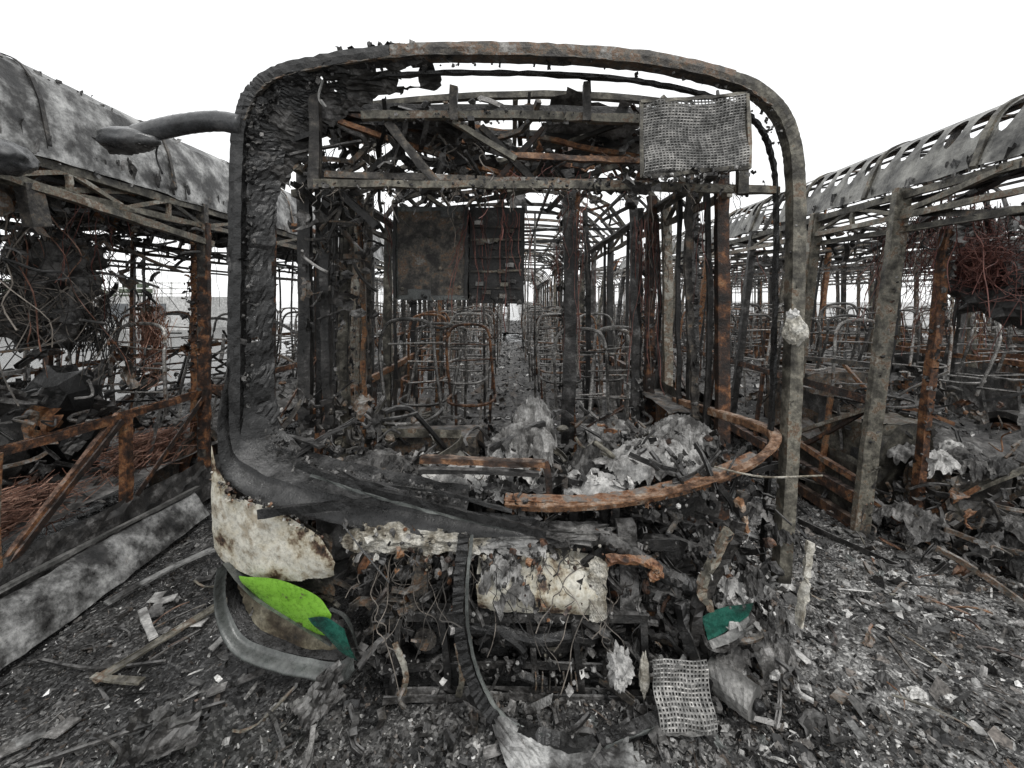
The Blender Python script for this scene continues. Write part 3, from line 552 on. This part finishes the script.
puff((-.65,1.87,.66),(.08,.05,.045),'foam',.4)
strip(b,[(.32,.6),(.36,.62),(.4,.58)],[(.33,.36),(.37,.35),(.4,.37)],lambda x,z,v:1.81,'foam',14,20,jit=.003,amp=.015,hole=.2,hs=12)
crumple(b,(-.04,1.86,.50),.1,.08,.12,'ash');crumple(b,(-.02,1.89,.60),.2,.08,.08,'ash');crumple(b,(.02,1.83,.40),.1,.04,.12,'ash')
crust(b,[(-.7,1.84,.7),(-.2,1.82,.62),(.4,1.87,.62)],260,.015,('foam','rust','char','ashdark','char'),.08)
crust(b,[(-.1,1.82,.5),(.1,1.81,.45),(.35,1.81,.5)],50,.012,('char','ashdark','rust'),.06)
tube(b,[(.4,1.87,.64),(.55,1.86,.58),(.7,1.85,.50),(.8,1.85,.47),(.86,1.86,.52)],.032,'soot',10,jit=.006,k=9)
tube(b,[(.38,1.85,.68),(.5,1.84,.63),(.62,1.84,.56),(.72,1.83,.50)],.02,'ashdark',8,jit=.007,k=9)
tube(b,[(.4,1.82,.60),(.55,1.82,.60),(.62,1.81,.56),(.58,1.81,.53)],.02,'rust',8,jit=.005,k=8)
band(b,[(1.0,1.86,.87),(.97,1.85,.72),(.9,1.84,.58),(.8,1.83,.42),(.76,1.82,.25)],.035,.045,'steel',jit=.006)
band(b,[(.93,1.84,.72),(.86,1.83,.6),(.8,1.82,.48),(.84,1.81,.4)],.04,.025,'palesteel',jit=.006)
band(b,[(.97,1.84,.85),(.99,1.85,.78),(1.01,1.86,.7)],.03,.02,'rustlight',jit=.004)
band(b,[(.72,1.85,.4),(.74,1.82,.28),(.8,1.81,.12),(.9,1.8,.05)],.04,.04,'char',jit=.006)
strip(b,[(.80,.36),(.9,.40),(1.02,.42)],[(.83,.26),(.9,.29),(1.0,.36)],lambda x,z,v:1.82,'teal',14,8,jit=.001,amp=.004)
strip(b,[(.83,.26),(.9,.29),(1.0,.36)],[(.84,.24),(.91,.265),(1.01,.33)],lambda x,z,v:1.82-.02*v,'alu',14,3,jit=.001,amp=.004)
band(b,[(.78,1.82,.36),(.83,1.82,.24),(.92,1.82,.24),(1.02,1.82,.36)],.03,.014,'char',jit=.003)
crumple(b,(1.12,1.87,.22),.1,.1,.15,'ashdark');crumple(b,(1.0,1.9,.1),.16,.1,.12,'ashdark')
for i in range(12): crumple(b,(U(.95,1.27),U(1.87,2.1),.03+.055*i),U(.05,.11),.1,.08,random.choice(['ash','ashdark','ashdark']),16)
band(b,[(1.33,1.92,.62),(1.30,1.9,.45),(1.25,1.88,.28)],.03,.02,'foam',jit=.006)
clutter(b,(.6,1.9,.1),(1.22,2.2,.95),190,.09,('char','ashdark','steel','char','char','rust'))
crust(b,[(.7,1.85,.8),(.9,1.85,.55),(1.1,1.87,.3)],100,.014,('ash','char','ashdark'),.12)
b.build('front_panels',main)
# chassis nose
b=MB()
beam(b,(-.45,1.88,.335),(.58,1.88,.33),.07,.035,'char',jit=.003,prof='box');beam(b,(-.42,1.9,.33),(-.42,1.9,.7),.07,.05,'steel',up=(0,1,0),bend=.02);beam(b,(.51,1.9,.33),(.5,1.9,.72),.08,.06,'char',up=(0,1,0),bend=.02)
beam(b,(-.5,1.95,.60),(.75,1.95,.6),.05,.05,'char');beam(b,(-.62,1.93,.45),(-.1,1.95,.44),.05,.04,'steel',bend=.03)
hbox(b,-.56,.60,1.88,2.2,-.02,.10,'soot',.008)
beam(b,(-.55,1.85,-.005),(.62,1.85,-.01),.04,.03,'char',bend=.02,jit=.003);beam(b,(-.55,1.86,.12),(.6,1.86,.12),.04,.03,'char',bend=.015,jit=.003)
for x in (-.52,-.28,.1,.3,.58): beam(b,(x,1.87,.0),(x+U(-.04,.04),1.87,.32),.03,.035,'char',up=(0,1,0),bend=.02,jit=.003)
for x in (-.47,-.23): band(b,[(x,1.84,.0),(x+.02,1.82,.12),(x+U(-.03,.05),1.83,.24)],.006,.025,'palesteel',(1,0,0))
tube(b,[(-.3,1.9,.25),(-.1,1.87,.28),(.1,1.88,.22),(.4,1.9,.25)],.035,'soot',14,jit=.002)
tube(b,[(-.1,1.86,.3),(.05,1.84,.2),(.02,1.85,.1),(.15,1.86,.05)],.018,'soot',8,jit=.002);tube(b,[(.3,1.86,.32),(.42,1.84,.24),(.4,1.84,.1)],.02,'steel',8,jit=.002)
tube(b,[(-.38,1.9,.21),(-.36,2.05,.21)],.075,'soot',18,smooth=False);tube(b,[(-.38,1.885,.21),(-.38,1.9,.21)],.05,'steel',14,smooth=False)
tube(b,[(.18,1.9,.19),(.18,2.1,.19)],.085,'char',18,smooth=False);tube(b,[(.18,1.885,.19),(.18,1.9,.19)],.03,'palesteel',12,smooth=False)
for k in range(6): a=k*1.047;blob(b,(.18+.065*math.cos(a),1.895,.19+.065*math.sin(a)),(.009,.008,.009),'palesteel',1,.1)
hbox(b,-.14,.04,1.9,2.05,.13,.3,'soot',.006)
hbox(b,-.2,.35,1.98,2.2,.38,.56,'char',.02)
for k in range(5): beam(b,(-.35+.2*k,2.05,.1),(-.3+.2*k,2.1,.7),.04,.05,random.choice(['char','steel','char']),up=(0,1,0))
for i in range(7): beam(b,(.1+.03*i,1.845,.03),(.1+.03*i+U(-.01,.01),1.845,.1),.006,.02,'steel',up=(0,1,0),jit=.001,bend=.004)
blob(b,(.45,1.8,.16),(.05,.045,.085),'ash',4,.5,5);blob(b,(.55,1.79,.14),(.022,.02,.09),'foam',3,.3);blob(b,(.62,1.79,.15),(.018,.02,.08),'alu',3,.25)
clutter(b,(-.7,1.95,.12),(.75,2.3,.66),330,.085,('char','char','steel','char','char','ashdark','steel'))
clutter(b,(-.65,1.84,.02),(.7,1.9,.34),60,.05,('char','char','steel','ashdark'))
clutter(b,(-.7,1.84,.33),(.75,1.9,.62),90,.055,('char','ashdark','steel','char','rust','char'))
crust(b,[(-.6,1.86,.36),(0,1.86,.36),(.6,1.86,.36)],110,.012,('ash','char','ashdark'),.03);crust(b,[(-.6,1.84,.1),(0,1.84,.1),(.6,1.84,.1)],90,.013,('ash','char','ashdark'),.06)
wires(b,(0,1.86,.6),(.6,.05),.45,80,'wiregrey',.0025,.18)
sheet(b,lambda u,v:(-1.2+2.4*u,2.45,.0+.75*v),30,10,'char',hole=.2,amp=.03)
scrap(b,(-.62,1.9,.12),.25,'char',n=8,rot=(1.2,.3,0))
b.build('chassis_nose',main)
b=MB()
tr=[(-.2,1.79,.72),(-.215,1.75,.55),(-.21,1.73,.38),(-.16,1.71,.2),(-.06,1.68,.07),(.1,1.65,.03),(.26,1.62,.015),(.42,1.66,.02),(.62,1.72,.03)]
band(b,tr,.04,.045,'soot',(1,0,0),.003,14);band(b,[(p[0]+.035,p[1]-.012,p[2]+.008) for p in tr],.01,.012,'bumper',(1,0,0),.002,8)
crust(b,tr,90,.010)
strip(b,[(-.1,.1),(.1,.05),(.3,.03),(.5,.04)],[(-.02,.02),(.12,-.0),(.3,.0),(.5,.01)],lambda x,z,v:1.66-.13*v,'roofskin',40,10,hole=.42,hs=9,jit=.003,amp=.014)
b.build('hanging_trim_strip',main)
b=MB()
tube(b,[(-1.24,1.97,2.50),(-1.34,1.96,2.515),(-1.47,1.95,2.5),(-1.57,1.94,2.475),(-1.68,1.93,2.44)],.045,'mirrorgrey',18,8,jit=.0015)
blob(b,(-1.72,1.93,2.42),(.135,.08,.05),'mirrorgrey',4,.15,2)
strip(b,[(-1.84,2.41),(-1.71,2.395),(-1.60,2.38)],[(-1.81,2.36),(-1.70,2.345),(-1.62,2.36)],lambda x,z,v:1.88+.05*v,'char',14,5,amp=.01)
tube(b,[(-1.6,1.95,2.42),(-1.63,1.97,2.36),(-1.61,1.98,2.28)],.004,'char',4)
b.build('mirror_arm',main,True)

# ================================================================== LEFT BUS
left=empty('burnt_bus',(-3.84,0,0))
def TL(x,y,z):
    if z>2.5: z=2.5+.64*(1-math.exp(-6.7*(z-2.5)))
    return (x,y,z)
b=MB(T=TL)
bus_body(b,1.3,13.0,posts=[1.35,2.15,2.89,3.62,4.7,5.8,6.9,8,9.2,10.4,11.6,12.9],skin=.84,skinmat='roofskin',seed=2,side_mat='rust',detail=.9,lowpanel=.05,noup=(0,1,2),wz=.93,cant='palesteel',skinx=(-1.25,1.27))
random.seed(21)
beam(b,(1.25,2.2,.33),(1.25,2.85,.9),.035,.035,'rust');beam(b,(1.25,2.95,.36),(1.25,3.58,.88),.04,.04,'rust')
beam(b,(1.25,3.62,.3),(1.25,3.62,2.35),.08,.045,'rust',up=(0,1,0),jit=.006,step=.06);beam(b,(1.14,3.66,.3),(1.12,3.7,2.3),.06,.04,'rust',up=(0,1,0),jit=.006,step=.06)
crust(b,[(1.15,3.65,1.1),(1.15,3.65,1.7),(1.15,3.65,2.3)],120,.02,('rust','char'),.07)
beam(b,(1.2,2.3,2.3),(1.2,3.2,2.5),.05,.03,'palesteel');beam(b,(1.25,2.3,2.33),(1.25,2.35,2.1),.06,.1,'steel')
beam(b,(1.26,1.5,2.40),(1.26,3.7,2.18),.04,.05,'palesteel',jit=.004)
for k in range(6):
    wires(b,(1.0-.15*k,2.2+.3*k,2.3),(.2,.25),1.1,20,random.choice(['wiregrey','wiregrey','copper']),.004,.35)
tangle(b,(.8,2.7,1.65),(.3,.5,.3),80,'wiregrey',.0035);tangle(b,(.95,3.0,1.5),(.15,.2,.45),60,'wiregrey',.0035);tangle(b,(1.0,3.4,1.4),(.12,.15,.4),90,'copper',.003)
blob(b,(.75,2.9,1.75),(.16,.25,.3),'char',4,.7);clutter(b,(.2,1.6,.5),(1.1,3.6,1.4),260,.13,('char','char','steel','ashdark','char','rust'))
clutter(b,(.3,1.5,2.0),(1.2,4,2.46),140,.12,('char','char','steel'))
clutter(b,(.2,3.6,.5),(1.15,6,1.3),90,.16)
clutter(b,(.3,1.8,1.4),(1.1,3.6,2.1),80,.13,('char','char','steel'))
tangle(b,(1.05,3.3,.55),(.15,.45,.16),280,'copper',.003);tangle(b,(1.0,2.4,.5),(.2,.45,.16),240,'copper',.003)
for y in (2.0,2.6,3.2): blob(b,(.5,y,.8),(.25,.28,.4),'char',3,.6)
crust(b,[(1.24,1.5,2.5),(1.24,3,2.5),(1.24,6,2.5)],170,.018)
crust(b,[(1.1,1.6,2.72),(1.1,3,2.72),(1.1,6,2.72)],60,.018,('ashdark','char','roofskin'))
for y in np.arange(1.5,9,.9):
    sweep(b,[Vector((x,y,roofz(x)+.02)) for x in np.linspace(1.26,.8,10)],[(-.004,-.012),(.004,-.012),(.004,.012),(-.004,.012)],'steel',jit=.001)
b.build('body_frame',left)
b=MB()
tube(b,[(1.3,1.7,2.5),(1.35,1.85,2.44),(1.4,1.95,2.36)],.04,'mirrorgrey',10);blob(b,(1.42,2.05,2.38),(.09,.12,.08),'mirrorgrey',4,.25,2)
b.build('mirror_pod',left,True)

# ================================================================== RIGHT BUS, leaning away
right=empty('burnt_bus',(3.69,0,0))
LE=.125
def TR(x,y,z):
    if z>2.5: z=2.5+.50*(1-math.exp(-6*(z-2.5)))
    return (x+LE*z,y,z-.02+.03*(x+1.24))
b=MB(T=TR)
bus_body(b,1.7,13.0,posts=[2.38,3.03,3.9,4.9,6,7.1,8.2,9.4,10.6,11.8,12.9],skin=.2,skinmat='roofskin',seed=3,side_mat='palesteel',detail=.9,waist0=3.03,openside=-1,lowpanel=.6,skinx=(-.7,1.25),cant='palesteel',floor0=3.2)
random.seed(31)
def holed(b,y0,y1,n,mat):
    V=[];F=[];K=16
    def S(u,v):
        x=-1.262+.42*v;return (x,y0+u*(y1-y0),roofz(x)+.012+.006*nz(u*40,v*3))
    for i in range(n):
        if i in (17,18,38,39,51): continue
        base=len(V);hu=U(.29,.34);hv=U(.115,.14)
        # lower half carries the oval, upper half is plain plate
        for k in range(K):
            a=2*math.pi*k/K;cx,cy=math.cos(a),math.sin(a);m=max(abs(cx),abs(cy))
            V.append(S((i+.5+.5*cx/m)/n,.25+.25*cy/m))
        for k in range(K):
            a=2*math.pi*k/K;V.append(S((i+.5+hu*math.cos(a))/n,.24+hv*math.sin(a)))
        for k in range(K):
            k2=(k+1)%K;F.append((base+k,base+k2,base+K+k2,base+K+k))
        q=len(V)
        for j in range(4):
            V.append(S(i/n,.5+.5*j/3));V.append(S((i+1)/n,.5+.5*j/3))
        for j in range(3): F.append((q+2*j,q+2*j+1,q+2*j+3,q+2*j+2))
    b.add(V,F,mat)
holed(b,1.75,11,58,'bandskin')
for y in np.arange(1.75,10.5,9.25/58*5):
    sweep(b,[Vector((x,y,roofz(x)+.025)) for x in np.linspace(-1.27,-.83,10)],[(-.01,-.018),(.01,-.018),(.01,.018),(-.01,.018)],'palesteel',jit=.002)
beam(b,(-1.25,3.03,0),(-1.25,3.03,2.5),.11,.045,'palesteel',up=(0,1,0),jit=.003,step=.06,prof='C');beam(b,(-1.25,3.9,0),(-1.25,3.9,2.5),.07,.045,'palesteel',up=(0,1,0),jit=.003)
crust(b,[(-1.25,3.0,.2),(-1.25,3.0,1.2),(-1.25,3.0,2.4)],80,.011,('palesteel','ashdark','rust'),.04)
beam(b,(-1.25,3.07,.42),(-1.25,3.9,.5),.04,.04,'rust');beam(b,(-1.25,3.08,.12),(-1.25,3.88,.12),.05,.07,'rustlight')
beam(b,(-1.25,3.07,1.25),(-1.25,3.88,1.2),.035,.035,'steel');beam(b,(-1.25,3.07,.95),(-1.25,3.88,.5),.03,.03,'palesteel')
sheet(b,lambda u,v:(-1.22,3.1+.75*u,.14+.4*v),14,9,'palesteel',hole=.3,hs=4,amp=.02)
beam(b,(-.95,2.95,.1),(-.98,2.95,2.2),.05,.055,'rust',up=(0,1,0),jit=.004);crust(b,[(-.95,2.93,.3),(-.97,2.93,1.2),(-.97,2.93,2.1)],120,.018)
beam(b,(-.85,2.35,.0),(-.88,2.3,1.35),.05,.055,'rust',up=(0,1,0),jit=.004)
beam(b,(-1.25,2.0,2.2),(-1.2,5.5,2.25),.05,.045,'palesteel');beam(b,(-1.24,2.3,2.45),(-.3,4.4,2.2),.05,.04,'char');beam(b,(-1.2,1.8,2.1),(-1.2,3.03,2.33),.05,.04,'steel')
beam(b,(-1.25,2.35,2.47),(-1.25,3.0,2.33),.035,.035,'palesteel')
for k in range(7): wires(b,(-.9+U(-.1,.35),2.55+U(-.3,.9),2.35),(.12,.15),1.0,20,'wirered',.003,.22)
tangle(b,(-.75,2.9,1.95),(.25,.35,.28),200,'wirered',.0025)
wires(b,(-.3,3.6,2.4),(.3,.5),.7,40,'wiregrey',.004,.3)
hbox(b,-1.05,-.55,3.3,3.75,.05,.75,'palesteel',.03);hbox(b,-.75,-.3,2.95,3.25,.05,.5,'steel',.04);hbox(b,-1.0,-.4,4.1,4.7,.1,1.0,'steel',.02)
for i in range(8): beam(b,(-.8+U(-.1,.6),2.85+U(-.1,.3),U(.1,.6)),(-.8+U(-.1,.6),2.9+U(-.1,.3),U(.1,.7)),.03,.03,random.choice(['rust','steel','palesteel']))
for i in range(30): crumple(b,(U(-1.1,.6),U(2.5,3.4),U(.02,.1)+.12*R()),U(.08,.2),U(.08,.2),.12,random.choice(['ash','ashdark','ashdark']),18)
for i in range(10): crumple(b,(U(-.8,-.3),U(2.95,3.3),.5),U(.08,.15),U(.08,.15),.1,random.choice(['ash','ashdark']),16)
clutter(b,(-1.1,2.5,.05),(.3,3.4,.5),220,.11);clutter(b,(-1.1,3.3,.4),(.3,4.8,1.0),170,.12);clutter(b,(-1.1,1.9,2.05),(.5,4.5,2.47),160,.12,('char','char','steel','ashdark'))
blob(b,(-.5,2.95,1.8),(.24,.28,.22),'char',4,.7)
crust(b,[(-1.24,1.8,2.5),(-1.24,3,2.5),(-1.24,6,2.5)],140,.015)
for x in (-.9,-.4): 
    for y in (4.6,5.3): seat(b,x,y,.6)
b.build('body_frame',right)

# ================================================================== further wrecks
src=MB();bus_body(src,0,10.8,skin=.22,skinmat='roofskin',seed=5,detail=.42,side_mat='palesteel',rib_mats=('tube','steel'),long_mat='tube',dark='ashdark',cant='tube');  # paler materials on the far wrecks: distance haze put into their colour
e=empty('burnt_bus',(7.6,2.5,0));o5=src.build('body_frame',e)
src2=MB();bus_body(src2,0,10.8,skin=.0,skinmat='char',seed=6,detail=.42,side_mat='tube',rib_mats=('tube','palesteel'),long_mat='tube',dark='ashdark',cant='tube');  # second far wreck, also lightened in colour to stand in for haze
e=empty('burnt_bus',(11.2,2,0));o6=src2.build('body_frame',e)
for i,(x,y,rz,me) in enumerate(((.15,15.6,0,o6),(3.9,14.6,.01,o6),(-3.8,14.9,-.01,o6),(7.7,14.4,.0,o6),(11.4,14.0,.02,o5),(-7.6,18.0,.0,o5),(14.9,3,0,o5),(4.0,27,0,o5),(-3.9,27,.01,o6))):
    e=empty('burnt_bus',(x,y,0));e.rotation_euler=(0,0,rz);c=bpy.data.objects.new('body_frame',me.data);c.parent=e;bpy.context.scene.collection.objects.link(c)
# ================================================================== ground
def gz(x,y):
    d=math.hypot(x,y-3)
    if d>25: return 0
    z=.025*fbm(x*1.5,y*1.5,5,5)
    if x>.9: z+=.05*max(0,fbm(x*1.1,y*1.1,9,3))+.03*min(1,(x-.9))
    if abs(x)<1.2: z-=.03
    return z
ax=list(np.arange(-4,5.0,.05));xs=[-300,-120,-60,-30,-15,-10,-7,-5]+ax+[5,7,10,15,30,60,120,300]
ay=list(np.arange(1.0,6,.05));ysg=[-300,-100,-30,-10,-3,0]+ay+[6,6.5,7,8,9,10,12,15,20,30,60,120,300,600]
V=[(x,y,gz(x,y)) for x in xs for y in ysg];ny=len(ysg)
F=[(i*ny+j,(i+1)*ny+j,(i+1)*ny+j+1,i*ny+j+1) for i in range(len(xs)-1) for j in range(ny-1)]
g=MB();g.add(V,F,'ground_ash');g.build('ground',None,True)
random.seed(41)
d=MB()
def field(n,x0,x1,y0,y1,size,mat,tilt):
    X=rng.uniform(x0,x1,n);Y=y0+(y1-y0)*rng.random(n)**1.3
    keep=np.array([fbm(x*1.2,y*1.2,2,3)*.8+.6>rng.random() for x,y in zip(X,Y)]);X=X[keep];Y=Y[keep]
    Z=np.array([gz(x,y) for x,y in zip(X,Y)])+size*rng.uniform(.1,.7,len(X));shards(d,X,Y,Z,size,mat,tilt)
field(40000,1.0,3.4,1.3,5,.0055,'debris',.5);field(8000,1.0,3.6,1.3,6,.011,'debris',.5);field(800,1.0,3.6,1.4,6,.02,'debris',.5)
field(240,1.2,4.2,1.5,6,.024,'ash',.3);field(9000,1.0,3.6,1.3,6,.009,'debriswet',.4)
field(26000,-3.2,-.6,1.3,5,.0045,'debriswet',.4);field(3600,-3.0,-.6,1.3,5,.009,'debriswet',.4);field(3000,-3.0,-.6,1.3,5,.006,'debris',.4);field(260,-2.7,-.6,1.4,5,.016,'debris',.4)
field(14000,-1,1.3,1.3,2.2,.006,'debris',.6);field(2200,-1,1.3,1.4,2.3,.012,'debriswet',.6);field(240,-.8,1.3,1.5,2.2,.02,'ashdark',.5)
field(3000,-6,7,4.5,16,.035,'debris',.4)
for i in range(300):
    x=U(1.1,3.2);y=U(1.5,4.5);crumple(d,(x,y,gz(x,y)-.015),U(.015,.06),U(.015,.06),U(.015,.05),random.choice(['ash','ashdark','ashdark','debris']),8)
for i in range(120):
    x=U(-2.4,1.1);y=U(1.45,2.2) if x>-1 else U(1.5,4);crumple(d,(x,y,gz(x,y)-.018),U(.015,.05),U(.015,.05),U(.01,.03),random.choice(['ash','ashdark','ashdark']),8)
for i in range(170):
    s=random.choice([-1,1,1]);x=U(1.1,3.3) if s>0 else U(-2.4,-.9);y=U(1.5,4.5);z=gz(x,y)+.02;a=U(0,6.28);l=U(.05,.24)
    beam(d,(x,y,z),(x+l*math.cos(a),y+l*math.sin(a),z+U(0,.04)),U(.004,.014),U(.003,.008),random.choice(['char','steel','palesteel','char','rust']),bend=.03,step=.04)
for i in range(150):
    x=U(1.15,3.0) if R()<.65 else U(-2.3,1.1);y=U(1.5,4.2) if abs(x)>1.1 else U(1.5,1.85);scrap(d,(x,y,gz(x,y)+.015),U(.03,.08),random.choice(['char','ashdark','steel','char','bumper']),n=8,rot=(U(-.5,.5),U(-.5,.5),U(0,6)))
for i in range(60):
    x=U(1.2,3.2) if R()<.6 else U(-2.3,-1.2);y=U(1.5,4.0);a=U(0,6.28);l=U(.03,.11)
    beam(d,(x,y,gz(x,y)+.02),(x+l*math.cos(a),y+l*math.sin(a),gz(x,y)+.02+U(0,.02)),l*U(.3,.7),.006,random.choice(['ash','roofskin','ashdark','steel','char']),bend=.002,prof='box')
clutter(d,(.6,1.75,.0),(1.25,2.1,.12),90,.06,('ashdark','ash','char','steel'))
clutter(d,(-.9,1.6,.0),(.6,1.85,.04),60,.05,('ashdark','char','char','steel'))
clutter(d,(1.3,1.8,.0),(2.3,3.2,.04),60,.05,('ashdark','char','steel','char'))
clutter(d,(2.3,2.3,.0),(3.2,4.5,.25),100,.12)
d.build('ash_and_debris')
def item(name,fn,smooth=False):
    b=MB();fn(b);return b.build(name,None,smooth)
item('fallen_body_panel',lambda b:(sheet(b,lambda u,v:(-2.33-.17*v+.03*math.sin(u*4),1.2+2.15*u,.03+.25*math.sin(v*1.5)*(1-.25*u)),80,14,'roofskin',hole=.15,hs=3,jit=.0006,amp=.01),
    band(b,[(-2.5,1.2,.30),(-2.5,2.2,.28),(-2.48,3.4,.22)],.03,.02,'alu')))
item('fallen_body_panel',lambda b:sheet(b,lambda u,v:(-2.50-.08*v,1.4+2.6*u,.1+.3*v-.05*u),40,8,'char',hole=.15,hs=3,jit=.003,amp=.012))
item('trim_plank',lambda b:beam(b,(-1.83,1.88,.035),(-1.55,2.4,.05),.045,.01,'palesteel',bend=.01,jit=.002,step=.05,prof='C'))
item('trim_plank',lambda b:beam(b,(-2.22,2.35,.04),(-1.98,2.85,.05),.045,.012,'roofskin',bend=.01))
item('trim_plank',lambda b:beam(b,(-1.98,2.3,.045),(-1.75,2.1,.05),.035,.01,'ash',bend=.01))
item('trim_plank',lambda b:beam(b,(-1.85,1.9,.04),(-1.6,1.86,.05),.03,.01,'palesteel',bend=.01))
item('steel_rod',lambda b:tube(b,[(-1.75,1.55,.02),(-1.45,1.68,.03),(-1.2,1.8,.02)],.008,'char'))
item('steel_rod',lambda b:tube(b,[(-2.2,2.0,.03),(-1.9,1.95,.03),(-1.6,1.99,.03)],.008,'char'))
item('steel_bar',lambda b:beam(b,(2.1,3.15,.09),(2.42,2.6,.06),.04,.04,'char',bend=.01))
item('buckled_metal_sheet',lambda b:scrap(b,(-1.32,1.62,.07),.26,'char',.7,14,(.35,.3,.5)))
item('buckled_metal_sheet',lambda b:scrap(b,(-.78,1.75,.08),.22,'char',.6,14,(.6,-.2,.9)))
item('insulation_slab',lambda b:hbox(b,2.7,2.9,2.85,3.0,.1,.14,'ash',.02))
def gr(b):
    grille(b,(.57,1.66,.03),(.22,.0,.0),(.0,.1,.2),16,15,'alu',.008,.5,.5)
    band(b,[(.57,1.66,.03),(.67,1.66,.025),(.79,1.66,.03)],.008,.01,'alu')
item('perforated_metal_plate',gr)
def can(b):
    tube(b,[(.86,1.86,.09),(.92,1.78,.09),(.97,1.72,.085)],.065,'alu',18,jit=.0025,k=6)
    blob(b,(.98,1.708,.085),(.028,.02,.028),'soot',2,.2)
item('crushed_canister',can)
item('bent_pipe',lambda b:tube(b,[(.85,1.85,.24),(1.0,1.82,.27),(1.1,1.84,.3),(1.17,1.87,.32)],.02,'steel',8))
# ================================================================== backdrop
b=MB()
for i in range(160):
    x=U(-70,-34);y=36+U(-4,8);blob(b,(x,y,U(.8,3.2)),U(.4,1.0),'foliage',1,.7)
b.build('distant_tree_mass')
bd=empty('low_building',(-27,24,0))
b=MB();hbox(b,-9,9,0,6,0,1.9,'concrete',0)
b.build('walls',bd)
b=MB()
for i in range(8): hbox(b,-8.2+2.1*i,-7+2.1*i,-.06,-.01,.7,1.5,'darkglass',0)
b.build('windows',bd)
b=MB()
for z in (2.05,2.35,2.65): beam(b,(-9,0,z),(9,0,z),.06,.06,'whitepaint',bend=0,jit=0,step=5)
for i in range(19): beam(b,(-9+i,0,1.9),(-9+i,0,2.7),.06,.06,'whitepaint',bend=0,jit=0,step=5,up=(0,1,0))
b.build('roof_railing',bd)
# ================================================================== light, world, camera
sc=bpy.context.scene
w=bpy.data.worlds.new('World');sc.world=w;w.use_nodes=True;nt=w.node_tree;nt.nodes.clear()
sky=nt.nodes.new('ShaderNodeTexSky');sky.sky_type='NISHITA';sky.sun_disc=False;sky.sun_elevation=math.radians(55);sky.sun_rotation=math.radians(150)
hs=nt.nodes.new('ShaderNodeHueSaturation');hs.inputs['Saturation'].default_value=.12;nt.links.new(sky.outputs[0],hs.inputs['Color'])
mx=mixc(nt,.85,hs.outputs[0],(9.6,9.7,9.75))
bg=nt.nodes.new('ShaderNodeBackground');bg.inputs[1].default_value=.145;nt.links.new(mx,bg.inputs[0])
ow=nt.nodes.new('ShaderNodeOutputWorld');nt.links.new(bg.outputs[0],ow.inputs[0])
sl=bpy.data.lights.new('sun','SUN');sl.energy=1.5;sl.angle=math.radians(12);sl.color=(1,.98,.95)
so=bpy.data.objects.new('sun',sl);sc.collection.objects.link(so)
el,az=math.radians(55),math.radians(150)
dirv=Vector((math.sin(az)*math.cos(el),math.cos(az)*math.cos(el),math.sin(el)))
so.rotation_euler=dirv.to_track_quat('Z','Y').to_euler();so.location=dirv*20
cd=bpy.data.cameras.new('camera');cam=bpy.data.objects.new('camera',cd);sc.collection.objects.link(cam)
cam.location=(0,0,1.7);cam.rotation_euler=(math.radians(90),0,0)
cd.sensor_width=36;cd.lens=430/1024*36;cd.shift_y=-84/1024;cd.clip_start=.05;cd.clip_end=2000
sc.camera=cam
sc.view_settings.view_transform='Standard';sc.view_settings.look='None';sc.view_settings.exposure=0;sc.view_settings.gamma=1
print('verts',sum(len(o.data.vertices) for o in bpy.data.objects if o.type=='MESH'))
